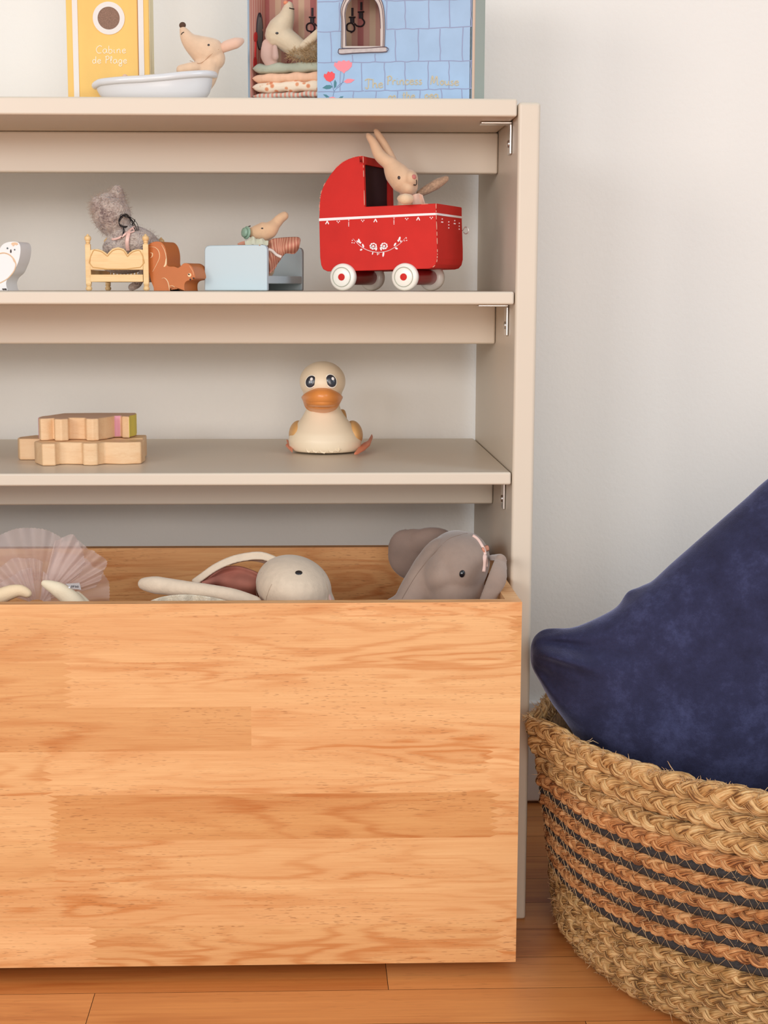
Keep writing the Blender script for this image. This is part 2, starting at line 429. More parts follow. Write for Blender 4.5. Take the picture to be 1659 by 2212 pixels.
for r_, defs in enumerate(rowdef):
    zt, zb = Zs[r_], Zs[r_+1]; xa_edge = [(XBL, zt), (XBL, zb)]
    for i, (epx, t) in enumerate(defs):
        last = i == len(defs)-1
        if last: redge = [(XB, zt), (XB, zb)]
        else:
            xj = X_(epx); nz = max(3, int(round((zt-zb)/.0062))); redge = []
            if r_ in (3,): redge = [(xj, zt), (xj, zb)]
            else:
                for k in range(nz*2+1):
                    z = zt + (zb-zt)*k/(nz*2); redge.append((xj + (.0075 if k % 2 else -.0015) + rr_.uniform(-.0012, .0012), z))
        poly = xa_edge[::1] if False else []
        poly = [p for p in xa_edge] + [p for p in reversed(redge)]
        mb.add(pts3(poly), [tuple(range(len(poly)))]); tn.append((t, rr_.random(), rr_.random()))
        xa_edge = redge
nf = len(tn)
# back, edges
th = CT
v = [(XBL, YB, ZB0), (XB, YB, ZB0), (XB, YB, ZB1), (XBL, YB, ZB1), (XBL, YB+th, ZB0), (XB, YB+th, ZB0), (XB, YB+th, ZB1), (XBL, YB+th, ZB1)]
mb.add(v, [(1, 5, 6, 2), (5, 4, 7, 6), (4, 0, 3, 7), (3, 2, 6, 7), (0, 4, 5, 1)]); tn += [(.3, .2, .7), (.4, .6, .1), (.3, .2, .7), (.1, .4, .3), (.5, .5, .5)]
tinted(mb, tn, 'front_panel', CR, crate, fix=True)
def crate_panel(name, a, b, t):
    q = MB().box(a, b); return tinted(q, [(t[k], .1*k, .3) for k in range(6)], name, CR, crate)
crate_panel('side_panel', (XB-CT-.0008, YB+th, ZB0), (XB-.0005, YB+CDEP-th, ZB1), [.3]*6)
crate_panel('side_panel', (XBL, YB+th, ZB0), (XBL+CT, YB+CDEP-th, ZB1), [.3]*6)
crate_panel('back_panel', (XBL, YB+CDEP-th, ZB0), (XB-.0005, YB+CDEP, ZB1), [.75]*6)
crate_panel('base_panel', (XBL+CT, YB+th, ZB0+.006), (XB-CT, YB+CDEP-th, ZB0+.016), [.5]*6)
for x in (-.5, .1):
    for y in (-.07, .12):
        MB().lathe((x, y, 0), (0, 0, 1), [(.012, 0), (.012, ZB0+.006)], 16).build('foot_pad', BLACKGAP, crate, smooth=False)
#PART2
# ------------------------------------------------------------------ woven basket
def straw(name, c_lo, c_mid, c_hi):
    m, nt, b = new_mat(name); L = nt.links; b.inputs['Roughness'].default_value = .62
    uv = nt.nodes.new('ShaderNodeUVMap'); mp = nt.nodes.new('ShaderNodeMapping'); mp.inputs['Scale'].default_value = (22, 26, 1)
    L.new(uv.outputs[0], mp.inputs['Vector'])
    n = nd(nt, 'ShaderNodeTexNoise', i_Scale=1.0, i_Detail=3.0, i_Roughness=.6); L.new(mp.outputs[0], n.inputs['Vector'])
    n2 = nd(nt, 'ShaderNodeTexNoise', i_Scale=75.0, i_Detail=2.0); L.new(coords(nt), n2.inputs['Vector'])
    a = nd(nt, 'ShaderNodeMath', operation='MULTIPLY_ADD'); a.inputs[1].default_value = .32; L.new(n2.outputs['Fac'], a.inputs[0])
    h = nd(nt, 'ShaderNodeMath', operation='MULTIPLY'); h.inputs[1].default_value = .68; L.new(n.outputs['Fac'], h.inputs[0]); L.new(h.outputs[0], a.inputs[2])
    r = ramp(nt, [(.40, c_lo), (.49, c_mid), (.61, c_hi)]); L.new(a.outputs[0], r.inputs[0]); L.new(r.outputs[0], b.inputs['Base Color'])
    bp = nd(nt, 'ShaderNodeBump'); bp.inputs['Strength'].default_value = 1.0; bp.inputs['Distance'].default_value = .0030
    L.new(n.outputs['Fac'], bp.inputs['Height']); L.new(bp.outputs[0], b.inputs['Normal'])
    return m
ST_TOP = straw('seagrass_pale', srgb(118, 76, 36), srgb(208, 158, 96), srgb(246, 210, 152))
ST_MID = straw('seagrass_orange', srgb(108, 60, 28), srgb(204, 136, 78), srgb(246, 192, 132))
ST_LOW = straw('seagrass_dull', srgb(98, 66, 32), srgb(188, 142, 82), srgb(238, 200, 142))
CORD = simple('black_cord', srgb(50, 47, 47), .8, var=.35, vscale=500, bump=.8, bscale=700, bdist=.0012, stretch=(1, 1, 1))
THREAD = simple('stitch_thread', srgb(212, 176, 130), .7)
BC = Vector((.55, -.04, 0)); BH = .235
def rim_r(t):
    t = abs((t + PI) % (2*PI) - PI)
    return .290 + .024*math.exp(-(t/.6)**2) + .024*math.exp(-t/.07)
def wall_r(t, z):
    k = min(max(z/BH, 0), 1.0)
    base = .297 - .018*max(0, 1 - z/.022)**2
    return base + .006*math.sin(PI*k) + (rim_r(t) - .297)*k**2.3
def bpos(t, z, off=0.0):
    r = wall_r(t, z) + off
    return Vector((BC.x - r*math.cos(t), BC.y - r*math.sin(t), z))
def bnorm(t, z):
    a = bpos(t+.01, z) - bpos(t-.01, z); u = bpos(t, z+.004) - bpos(t, z-.004)
    n = a.cross(u).normalized(); o = Vector((-math.cos(t), -math.sin(t), 0))
    return n if n.dot(o) > 0 else -n
basket = thing('woven_basket', 'round woven seagrass basket with five thin black stripes, on the floor right of the shelves', 'basket', (.55, -.04, 0))
def braid_row(zc, h, Lp, mat, thick=.0028, out=-.004, seed=0, name='braid'):
    mb = MB(); per = round(2*PI*.3/Lp); A = h*.30; rr = random.Random(seed)
    ns = per*14
    for k in range(3):
        pts = []; nr = []; rad = []
        j1 = [rr.uniform(-1, 1) for _ in range(per*2+2)]
        for i in range(ns+1):
            t = 2*PI*(i % ns)/ns; ph = 2*PI*i/14 + 2*PI*k/3
            q = (i % ns)/7.; jj = lerp(j1[int(q)], j1[min(int(q)+1, per*2)], q-int(q)) if i % ns else j1[0]
            z = zc + A*math.sin(ph) + jj*.0013
            n = bnorm(t, max(z, .003)); p = bpos(t, z, out + .0027*math.sin(2*ph) + jj*.0011)
            pts.append(p); nr.append(n)
            rad.append(h*.245*(1 + .2*jj)*(1 + .20*math.cos(2*ph)))
        V = MB().tube(pts, rad, 8, cap=False, flat=(1.0, thick/(h*.245)), nrm=nr)
        mb.add(V.v, V.f, None); b0 = len(mb.f) - len(V.f)
        for i, u in V.uv.items():
            fu = [list(x) for x in u]
            if max(x[0] for x in fu) - min(x[0] for x in fu) > .5: fu = [[x[0] + (1 if x[0] < .5 else 0), x[1]] for x in fu]
            mb.uv[b0+i] = [(x[0] + k*.37 + seed*.13, x[1] + k*1.7 + seed) for x in fu]
    return mb.build(name, mat, basket, smooth=True)
braid_row(.2235, .0235, .054, ST_TOP, .0036, -.0045, 1, 'rim_braid')
braid_row(.2035, .0210, .050, ST_TOP, .0034, -.0045, 2)
braid_row(.1845, .0200, .046, ST_TOP, .0032, -.0045, 3)
braid_row(.1680, .0175, .042, ST_MID, .0032, -.0040, 4)
for i in range(4):
    braid_row(.1472 - .0197*i, .0140, .037, ST_MID, .0031, -.0036, 10+i)
for i in range(5):
    braid_row(.0668 - .0142*i, .0165, .040, ST_LOW, .0030, -.0045, 20+i)
for i in range(5):
    z = .1572 - .0197*i; n = 240
    pts = [bpos(2*PI*(k % n)/n, z, -.0052) for k in range(n+1)]
    cd_ = MB().tube(pts, .0052, 10, cap=False).build('black_cord', CORD, basket, smooth=True)
    st = MB(); m_ = 2*round(2*PI*.3/.0145); pp = []
    for k in range(m_+1):
        t = 2*PI*(k % m_ + .3*math.sin(k*7.3))/m_; pp.append(bpos(t, z + (.0052 if k % 2 else -.0052), .0006 if k % 3 else .0014))
    st.tube(pp, .00024, 4, cap=False); st.build('zigzag_stitch', THREAD, cd_)
lin = MB(); nn = 120; zs = [.004, .03, .07, .11, .15, .19, .212]
lv = [bpos(2*PI*i/nn, z, -.0095) for z in zs for i in range(nn)]
lf = [(j*nn+i, j*nn+(i+1) % nn, (j+1)*nn+(i+1) % nn, (j+1)*nn+i) for j in range(len(zs)-1) for i in range(nn)] + [tuple(range(nn))]
lo = lin.add(lv, lf).build('gap_block_liner', simple('liner_tan', srgb(120, 88, 52), .9, var=.4, vscale=120, bump=.8, bscale=250, bdist=.002), basket, smooth=True)  # added liner and base, blocks light through the gaps between braids
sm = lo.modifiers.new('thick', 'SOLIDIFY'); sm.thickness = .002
fb = MB(); rr = random.Random(12)
for k in range(6500):
    t = rr.uniform(-.9, 2.2); z = rr.choice([rr.uniform(.004, .07), rr.uniform(.15, .236), rr.uniform(.08, .15), .232])
    n = bnorm(t, z); p = bpos(t, z, -.003); T = (bpos(t+.01, z) - bpos(t-.01, z)).normalized(); U = n.cross(T)
    d = (T*rr.uniform(-1, 1) + U*rr.uniform(-.8, .9) + n*rr.uniform(.15, .9)).normalized(); Ln = rr.uniform(.003, .0085) * (1.8 if rr.random() < .04 else 1)
    d2 = (d + Vector((rr.uniform(-.5, .5), rr.uniform(-.5, .5), rr.uniform(-.6, .3)))).normalized()
    q1 = p + d*Ln*.5; q2 = q1 + d2*Ln*.5
    fb.tube([p, q1, q2], [.00042, .00034, .00012], 3, cap=False)
for (a, b_, c) in [((1460, 1672), (1448, 1655), (1442, 1644)), ((1270, 1604), (1281, 1600), (1293, 1606)), ((1266, 1602), (1275, 1599), (1280, 1594)), ((1652, 1709), (1656, 1704), (1668, 1692))]:
    t0 = PZ(*a, .232).y
    fb.tube([P(*a, t0), P(*b_, t0), P(*c, t0)], [.0004, .00035, .00015], 4, cap=False)
o = fb.build('stray_straw', THREAD, basket, smooth=True); o['kind'] = 'stuff'

# ------------------------------------------------------------------ velvet cushion
m, nt, b = new_mat('navy_velvet'); VEL = m
b.inputs['Roughness'].default_value = .9; b.inputs['Sheen Weight'].default_value = 1.0; b.inputs['Sheen Roughness'].default_value = .34
b.inputs['Sheen Tint'].default_value = srgb(176, 180, 214); b.inputs['Specular IOR Level'].default_value = .1
n = nd(nt, 'ShaderNodeTexNoise', i_Scale=16.0, i_Detail=10.0, i_Roughness=.78); nt.links.new(coords(nt), n.inputs['Vector'])
r = ramp(nt, [(.28, srgb(40, 39, 58)), (.5, srgb(52, 53, 80)), (.75, srgb(80, 84, 122))]); nt.links.new(n.outputs['Fac'], r.inputs[0]); nt.links.new(r.outputs[0], b.inputs['Base Color'])
n = nd(nt, 'ShaderNodeTexNoise', i_Scale=900.0, i_Detail=3.0); nt.links.new(coords(nt), n.inputs['Vector'])
bp = nd(nt, 'ShaderNodeBump', i_Strength=.5, i_Distance=.0008); nt.links.new(n.outputs['Fac'], bp.inputs['Height']); nt.links.new(bp.outputs[0], b.inputs['Normal'])
CY = -.035
top_px = [(1147, 1412), (1149, 1390), (1163, 1373), (1201, 1362), (1252, 1352), (1322, 1320), (1356, 1293), (1390, 1266), (1413, 1254), (1454, 1216), (1504, 1172), (1562, 1121), (1615, 1074), (1659, 1034), (1760, 955), (1880, 850), (2000, 760)]
bot_px = [(1147, 1412), (1149, 1441), (1167, 1475), (1191, 1519), (1221, 1560), (1252, 1610), (1300, 1700), (1350, 1800), (1400, 1890), (1440, 1960)]
top_c = catmull([P(x, y, CY) for x, y in top_px], 6); bot_c = catmull([P(x, y, CY) for x, y in bot_px], 6)
Cc = Vector((.72, CY, .235))
def samp(c, t):
    # arc length parametrised
    L = [0]
    for i in range(1, len(c)): L.append(L[-1] + (c[i]-c[i-1]).length)
    s = t*L[-1]
    for i in range(1, len(c)):
        if s <= L[i]: return c[i-1].lerp(c[i], (s-L[i-1])/max(L[i]-L[i-1], 1e-9))
    return c[-1]
NU, NV = 150, 110
TC = [samp(top_c, (i/NU)**1.15) for i in range(NU+1)]; BCv = [samp(bot_c, (j/NV)**1.15) for j in range(NV+1)]
def coons(i, j):
    u, v = i/NU, j/NV
    c0, c1 = TC[i], BCv[-1].lerp(Cc, u); d0, d1 = BCv[j], TC[-1].lerp(Cc, v)
    A, B, Dd = TC[0], TC[-1], BCv[-1]
    return c0*(1-v) + c1*v + d0*(1-u) + d1*u - (A*(1-u)*(1-v) + B*u*(1-v) + Dd*(1-u)*v + Cc*u*v)
def cush(i, j, side):
    u, v = i/NU, j/NV; p = coons(i, j)
    e = max(0, (1-(2*u-1)**4))*max(0, (1-(2*v-1)**4))
    # straight distance-like profile from the seams
    du = min(u, 1-u)*.47; dv = min(v, 1-v)*.40
    prof = (1-math.exp(-du/.035))*(1-math.exp(-dv/.035))
    bulge = .022*math.sqrt(max(prof, 0)) + .075*(math.sin(PI*min(u*1.0, 1))*math.sin(PI*v))**.75 if e > 0 else 0
    ang = math.atan2(v+.02, u+.02)
    rad_ = math.hypot(u, v)
    fold = (.0085*math.sin(ang*9.0+.7) + .0035*math.sin(ang*17+2))*math.exp(-((rad_-.13)/.11)**2)*min(1, prof*3)
    nz = mnoise.noise(Vector((p.x*9, p.z*9, side*3)))*.006*min(1, prof*2) + mnoise.noise(Vector((p.x*26, p.z*20, side*3+5)))*.0016*min(1, prof*2)
    q = Vector(p)
    if side < 0:
        q.y -= bulge + fold + nz
        q.y -= .0
    else:
        q.y += bulge*.8 + nz
        # rear panel peeks out behind the seam near the corner and half way up the edge
        s = i/NU
        lip = .0085*math.exp(-((s-.09)/.035)**2) + .0085*math.exp(-((s-.30)/.02)**2)
        q += Vector((-.5, 0, .86))*lip*math.exp(-v/.03)*(1 if j > 0 else 0)*min(1, v/.012)
    return q
mb = MB(); idx = {}
def gid(i, j, s):
    if i in (0, NU) or j in (0, NV): s = -1
    k = (i, j, s)
    if k not in idx: idx[k] = len(mb.v); mb.v.append(tuple(cush(i, j, s)))
    return idx[k]
for s in (-1, 1):
    for j in range(NV):
        for i in range(NU):
            f = [gid(i, j, s), gid(i+1, j, s), gid(i+1, j+1, s), gid(i, j+1, s)]
            mb.f.append(f[::-1] if s < 0 else f)
cu = mb.build('cushion', VEL, smooth=True, fix=True, subd=1)
tag(cu, 'navy blue velvet cushion standing on its corner in the woven basket', 'cushion')
lint = None
#PART3
# ------------------------------------------------------------------ lettering: hand drawn strokes
GL = {
 'C': (.8, [[(.8,.88),(.5,1),(.15,.75),(.06,.4),(.28,.02),(.74,.04)]]),
 'a': (.7, [[(.55,.47),(.3,.56),(.06,.3),(.22,.0),(.46,.1),(.58,.5)],[(.58,.5),(.58,.15),(.72,.02)]]),
 'b': (.62, [[(.1,1),(.1,.05),(.4,0),(.55,.25),(.38,.52),(.12,.4)]]),
 'i': (.35, [[(.12,.5),(.12,.1),(.28,.02)],[(.13,.72),(.14,.75)]]),
 'n': (.66, [[(.08,.5),(.1,0)],[(.1,.32),(.32,.55),(.48,.4),(.5,.05),(.6,.02)]]),
 'e': (.6, [[(.1,.28),(.48,.34),(.4,.54),(.14,.45),(.08,.18),(.28,0),(.56,.12)]]),
 'd': (.66, [[(.5,.42),(.28,.54),(.08,.28),(.22,.0),(.48,.1),(.54,.5),(.55,1)],[(.55,.5),(.55,.1),(.64,.02)]]),
 'P': (.66, [[(.15,0),(.2,1)],[(.05,.9),(.4,1.05),(.62,.8),(.45,.55),(.2,.5)]]),
 'l': (.34, [[(.1,.2),(.28,.8),(.18,1),(.1,.7),(.12,.15),(.28,.02)]]),
 'g': (.64, [[(.5,.42),(.28,.54),(.08,.28),(.22,.02),(.46,.12),(.54,.5)],[(.54,.5),(.5,-.3),(.25,-.4),(.12,-.2),(.6,.1)]]),
 'T': (.8, [[(.0,.85),(.3,1.02),(.8,.95)],[(.42,1),(.38,.1),(.2,-.1),(.05,.1)]]),
 'h': (.66, [[(.1,1),(.1,0)],[(.1,.3),(.32,.55),(.48,.38),(.5,.08),(.62,.02)]]),
 'r': (.5, [[(.08,.5),(.1,0)],[(.1,.35),(.25,.55),(.42,.48)]]),
 'c': (.54, [[(.46,.46),(.25,.54),(.08,.28),(.22,.0),(.5,.12)]]),
 's': (.48, [[(.4,.5),(.18,.5),(.18,.32),(.38,.2),(.3,.0),(.05,.06)]]),
 'M': (1.1, [[(.05,.0),(.2,.9),(.3,.95),(.42,.2),(.72,.95),(.82,.85),(.85,.1),(1.0,.0)]]),
 'o': (.56, [[(.28,.52),(.08,.28),(.24,.0),(.46,.2),(.4,.48),(.24,.52),(.5,.44)]]),
 'u': (.64, [[(.08,.5),(.1,.15),(.25,.0),(.46,.2),(.5,.5)],[(.5,.5),(.5,.1),(.62,.02)]]),
 't': (.46, [[(.2,.9),(.18,.12),(.36,.02)],[(.02,.55),(.4,.58)]]),
 'p': (.62, [[(.1,.5),(.08,-.45)],[(.1,.35),(.32,.54),(.52,.3),(.36,.02),(.1,.08)]]),
}
def write(mb, text, pos, size, rad, gap=.06, jit=0, nrm=Vector((0, -1, 0))):
    """pos(u, v) -> world point, u right, v up, in letter heights from the start"""
    x = 0
    for ch in text:
        if ch == ' ': x += .45; continue
        wd, st = GL[ch]
        for s in st:
            c = catmull([Vector((x+a, b, 0)) for a, b in s], 5)
            mb.tube([pos(p.x*size, p.y*size) for p in c], rad, 6)
        x += wd + gap
    return x
def curve_on(mb, pts, f, rad, n=6, seg=6, flat=None):
    c = catmull([f(*p) for p in pts], n); mb.tube(c, rad, seg, flat=flat); return mb
def taper(n, r): return [r*math.sin(PI*(i+.6)/(n+.2))**.5 for i in range(n)]
def poly_on(mb, pts, f, ext=(0, -.0004, 0), mi=0): mb.prism([f(*p) for p in pts], ext, mi); return mb
def ellpts(cx, cy, rx, ry, n=24, a0=0, deg=0):
    o = []; cd_, sd = math.cos(math.radians(deg)), math.sin(math.radians(deg))
    for i in range(n):
        a = a0+2*PI*i/n; x, y = rx*math.cos(a), ry*math.sin(a); o.append((cx + x*cd_ - y*sd, cy + x*sd + y*cd_))
    return o
def frame(deg, O):
    a = math.radians(deg); d = Vector((math.cos(a), -math.sin(a), 0)); n = Vector((math.sin(a), math.cos(a), 0)); return d, n, Vector(O)
def fuzz(name, surf_blobs, count, length, rad, mat, parent, seed=1):
    """loose hairs on ellipsoids: list of (centre, (rx,ry,rz), rot)"""
    mb = MB(); r = random.Random(seed)
    for k in range(count):
        c, rr_, R = surf_blobs[k % len(surf_blobs)]
        v = Vector((r.gauss(0, 1), r.gauss(0, 1), r.gauss(0, 1))).normalized()
        if v.y > .5: v.y = -v.y
        p = Vector(c) + R @ Vector((v.x*rr_[0], v.y*rr_[1], v.z*rr_[2])); nn_ = (R @ Vector((v.x/rr_[0], v.y/rr_[1], v.z/rr_[2]))).normalized()
        d = (nn_*r.uniform(.2, 1) + Vector((r.uniform(-1, 1), r.uniform(-1, 1), r.uniform(-1, 1)))*.8).normalized()
        L_ = length*r.uniform(.5, 1.3); q = p + d*L_*.5; e = q + (d + Vector((r.uniform(-.6, .6), r.uniform(-.6, .6), r.uniform(-.8, .4)))).normalized()*L_*.5
        mb.tube([p - nn_*.0008, q, e], [rad, rad*.8, rad*.4], 3, cap=False)
    o = mb.build(name, mat, parent, smooth=True); o['kind'] = 'stuff'; return o
c1 = K(0, 0, 2.9625); c2 = K(500, 0, 2.4397); c3 = K(0, 380, 3.6065); c4 = K(400, 430, 5.53); c5 = K(660, 260, 4.3658)
c6 = K(0, 860, 4.8794); c7 = K(580, 750, 6.3808); c8 = K(0, 1100, 4.1475); c9 = K(280, 1170, 3.4563); c10 = K(800, 1110, 4.3658)
def PC(c, x, y, Y): return P(*c(x, y), Y)
DARK = simple('dark_thread', srgb(52, 40, 36), .7)
BLACKEYE = simple('glossy_black', (.008, .009, .012, 1), .15, coat=.6)

# ------------------------------------------------------------------ top shelf: yellow box
YEL = simple('yellow_card', srgb(240, 194, 106), .62, var=.07, vscale=26, stretch=(1, 1, .5))
YELS = simple('yellow_card_side', srgb(245, 226, 180), .62)
WCARD = simple('white_card', srgb(232, 224, 216), .6)
BY = .105
bx = thing('cardboard_box', 'yellow card box with white stripes and a round porthole on the top shelf', 'box', P(236, 200, BY))
xa, xb = P(147, 200, BY).x, P(324, 200, BY).x; zt = ZT + .225; zb = ZT + .0004
MB().box((xa, BY, zb), (xb, BY+.045, zt)).build('box_body', YEL, bx, bevel=.0006)
MB().box((xb-.0004, BY+.002, zb), (xb+.0006, BY+.044, zt)).build('side_paper', YELS, bx)
st = MB()
for p0, p1 in ((159, 170.5), (300.5, 312)):
    st.box((P(p0, 150, BY).x, BY-.0009, zb), (P(p1, 150, BY).x, BY+.001, zt))
st.build('white_stripe', WCARD, bx)
MB().box((P(298.6, 150, BY).x, BY-.0007, zb), (P(300.3, 150, BY).x, BY+.001, zt)).build('door_seam', simple('seam_brown', srgb(176, 120, 60), .7), bx)
ph = MB(); cx, cy = 235, 39.5; rO, rI = 32.6*SC(BY), 22.6*SC(BY); c0 = P(cx, cy, BY)
ph.lathe(c0 + Vector((0, .0002, 0)), (0, -1, 0), [(rO, 0), (rO, .0012), (rI, .0012), (rI, 0)], 48); ph.f.pop(); ph.f.pop()
pr = ph.build('porthole_ring', WCARD, bx, fix=True)
MB().lathe(c0 + Vector((0, .0006, 0)), (0, -1, 0), [(rI, 0), (rI, .0010)], 48).build('porthole_mesh', simple('brown_gauze', srgb(140, 108, 90), .8, var=.25, vscale=900), pr)
tx = MB(); k = SC(BY)
def wr(px, py, sz): return lambda u, v: P(px + u*sz, py - v*sz*1.0, BY) + Vector((0, -.0003, 0))
write(tx, 'Cabine', wr(207.5, 115, 16.0), 1, .00044, gap=.07)
write(tx, 'de Plage', wr(199, 137, 15.0), 1, .00044, gap=.07)
tx.build('lettering', simple('ink_cream', srgb(252, 238, 212), .6), bx)

# ------------------------------------------------------------------ top shelf: bath tub and mouse
ENAMEL = simple('white_enamel', srgb(224, 222, 222), .25, coat=.5)
TY = .078
tub = thing('toy_bathtub', 'small white toy bathtub on the top shelf with a plush mouse inside', 'bathtub', P(330, 207, TY))
rimL, rimR = P(*c1(603, 530), TY), P(*c1(1376, 470), TY); cx_ = (rimL.x+rimR.x)/2; ha = (rimR.x-rimL.x)/2; hb = .030
def rimz(x):
    t = (x-rimL.x)/(rimR.x-rimL.x)
    ys = [(0, 522), (.06, 508), (.25, 503), (.42, 499), (.6, 486), (.78, 466), (.93, 450), (1, 445)]
    for (a, ya), (b_, yb) in zip(ys, ys[1:]):
        if t <= b_: break
    yy = lerp(ya, yb, min(max((t-a)/(b_-a), 0), 1))
    return PC(c1, 990, yy + 15, TY-.02).z
def tubp(a, s, dz, inset=0):
    x = cx_ + (ha-inset)*s*math.cos(a); y = TY + (hb-inset)*s*math.sin(a); return x, y
N_ = 64; mb = MB(); V = []
levels = [(1.0, 0, 0), (.985, .10, 0), (.955, .35, 0), (.90, .65, 0), (.80, .90, 0), (.70, 1.0, 0)]
prof = levels + [(s, h, 1) for s, h, _ in reversed(levels[:-1])]
prof = [(1.0, 0, 0), (.975, .12, 0), (.95, .35, 0), (.91, .62, 0), (.84, .85, 0), (.72, .98, 0), (.70, .86, 1), (.80, .74, 1), (.88, .50, 1), (.93, .2, 1), (.955, 0, 1)]
for s, h, inn in prof:
    for i in range(N_):
        a = 2*PI*i/N_; x, y = tubp(a, s, 0); zr = rimz(x); V.append((x, y, lerp(zr, ZT+.003, h)))
Fs = [(j*N_+i, (j+1)*N_+i, (j+1)*N_+(i+1) % N_, j*N_+(i+1) % N_) for j in range(len(prof)-1) for i in range(N_)]
mb.add(V, Fs); mb.f.append([5*N_+i for i in range(N_)]); mb.f.append([6*N_+i for i in range(N_)][::-1])
mb.build('tub_shell', ENAMEL, tub, smooth=True, fix=True)
rp = []
for i in range(97):
    a = 2*PI*(i % 96)/96; x, y = tubp(a, .985, 0); rp.append((x, y, rimz(x)))
MB().tube(rp, .0036, 12, cap=False).build('rolled_rim', ENAMEL, tub, smooth=True)
MB().lathe((cx_, TY, ZT+.0003), (0, 0, 1), [(.016, 0), (.018, .001), (.015, .006)], 24).build('foot', ENAMEL, tub, smooth=True)

FELT = simple('peach_felt', srgb(226, 192, 160), .9, var=.06, vscale=90, bump=.25, bscale=900, bdist=.0005, sheen=.35)
MY = .082
ms = thing('plush_mouse', 'peach plush mouse lying back in the white bathtub, snout in the air', 'plush toy', PC(c1, 1290, 520, MY))
mb = MB(); limb(mb, [(*c1(1172, 192), MY), (*c1(1210, 258), MY), (*c1(1280, 310), MY), (*c1(1345, 345), MY), (*c1(1370, 375), MY)], [x/2.9625 for x in (24, 50, 82, 98, 72)], 18)
limb(mb, [(*c1(1330, 400), MY), (*c1(1310, 500), MY), (*c1(1270, 560), MY)], [x/2.9625 for x in (82, 72, 60)], 14)
limb(mb, [(*c1(1160, 448), MY-.012), (*c1(1240, 432), MY-.01), (*c1(1320, 430), MY)], [x/2.9625 for x in (33, 34, 36)], 12)
sf = surf(organic('body', mb, FELT, ms, .0011, 5), c1)
PINK = simple('pink_felt', srgb(228, 188, 164), .9, bump=.2, bscale=900, bdist=.0004, sheen=.3)
mb = MB(); limb(mb, [(*c1(1400, 325), MY), (*c1(1450, 295), MY-.004), (*c1(1510, 275), MY-.004), (*c1(1545, 262), MY)], [x/2.9625 for x in (22, 34, 34, 20)], 14)
organic('ear', mb, PINK, ms, .001, 4)
mb = MB(); blob(mb, *c1(1168, 162), MY, 7, 6.5, .0034, 20); mb.build('nose', simple('brown_nose', srgb(88, 62, 46), .9, bump=.5, bscale=1500), ms, smooth=True)
mb = sewn(MB(), sf, 1335, 288, (.0012, .0012, .0008)); mb.build('eye', BLACKEYE, ms, smooth=True)
mb = MB(); curve_on(mb, [(1160, 222), (1166, 212), (1178, 206)], lambda x, y: sf(x, y, .0001), .0005); mb.build('mouth', DARK, ms)
mb = MB(); curve_on(mb, [(1215, 388), (1262, 405), (1300, 395), (1350, 350), (1400, 315)], lambda x, y: sf(x, y, .00005), .00025); mb.build('seam', simple('seam_tan', srgb(184, 140, 106), .9), ms)
mb = MB(); limb(mb, [(*c1(800, 497), TY), (*c1(800, 540), TY)], [7, 7], 10)
mb.build('foot', PINK, ms, smooth=True)

# ------------------------------------------------------------------ top shelf: castle matchbox
d_, n_, O_ = frame(19, P(1020, 150, .048))
def F2(x, y, dep=0):   # crop2 coordinates on the sleeve's front plane (dep metres behind it)
    return PP(*c2(x, y), O_ + n_*dep, n_)
ZB = ZT + .0004; ZTOP = ZT + .17
def onz(p, z): return Vector((p.x, p.y, z))
xr = F2(1269, 300); xl = F2(452, 300); xt = F2(86, 300, .003)
SD = .056
BRICK = simple('blue_card', srgb(160, 188, 218), .6, var=.05, vscale=40)
GREEN = simple('green_card', srgb(164, 176, 166), .6)
BEIGE = simple('beige_card', srgb(206, 178, 156), .6)
castle = thing('toy_castle_box', 'light blue brick-patterned box with an arched window and script lettering on the top shelf', 'box', onz(xl, ZT))
# front panel with an arched opening
def holed(mb, outer, hole, ext, mi=0):
    bm = bmesh.new()
    def ring(pts):
        vs = [bm.verts.new(p) for p in pts]
        return [bm.edges.new((vs[i], vs[(i+1) % len(vs)])) for i in range(len(vs))]
    es = ring(outer) + ring(hole)
    g = bmesh.ops.triangle_fill(bm, use_beauty=True, use_dissolve=False, edges=es)
    bm.verts.index_update()
    V = [v.co.copy() for v in bm.verts]; Fs = [[v.index for v in f.verts] for f in bm.faces]; n = len(V); bm.free()
    no = len(outer)
    ext = Vector(ext)
    Fs2 = Fs + [[i+n for i in f[::-1]] for f in Fs]
    for a, m_ in ((0, no), (no, n-no)):
        for i in range(m_): Fs2.append([a+i, a+(i+1) % m_, a+(i+1) % m_+n, a+i+n])
    return mb.add(V + [v+ext for v in V], Fs2, mi=mi)
arch = [(597, 243), (597, 110)] + [(690 - 93*math.cos(PI*t/14), 72 - 110*math.sin(PI*t/14)) for t in range(15)] + [(783, 243)]
arch = [(602, 243), (600, 130), (597, 70), (608, 25), (630, -5), (662, -20), (692, -24), (722, -20), (752, -2), (772, 30), (782, 80), (785, 150), (785, 243)]
outer = [onz(xl, ZB), onz(xr, ZB), onz(xr, ZTOP), onz(xl, ZTOP)]
holed(MB(), outer, [F2(*p) for p in arch], n_*.002).build('sleeve_front', BRICK, castle, fix=True)
sl = MB(); W_ = (xr-xl)
sl.obox(onz(xr, ZB), -d_*.0025, n_*SD, Vector((0, 0, ZTOP-ZB)))
sl.build('sleeve_side', GREEN, castle)
sl = MB(); sl.obox(onz(xr, ZB) + d_*.0, d_*.0022, n_*.0025, Vector((0, 0, ZTOP-ZB))); sl.build('sleeve_edge', BEIGE, castle)
sl = MB(); sl.obox(onz(xl, ZB)+n_*(SD-.002), d_*W_.length, n_*.002, Vector((0, 0, ZTOP-ZB))); sl.obox(onz(xl, ZTOP-.002), d_*W_.length, n_*SD, Vector((0, 0, .002)))
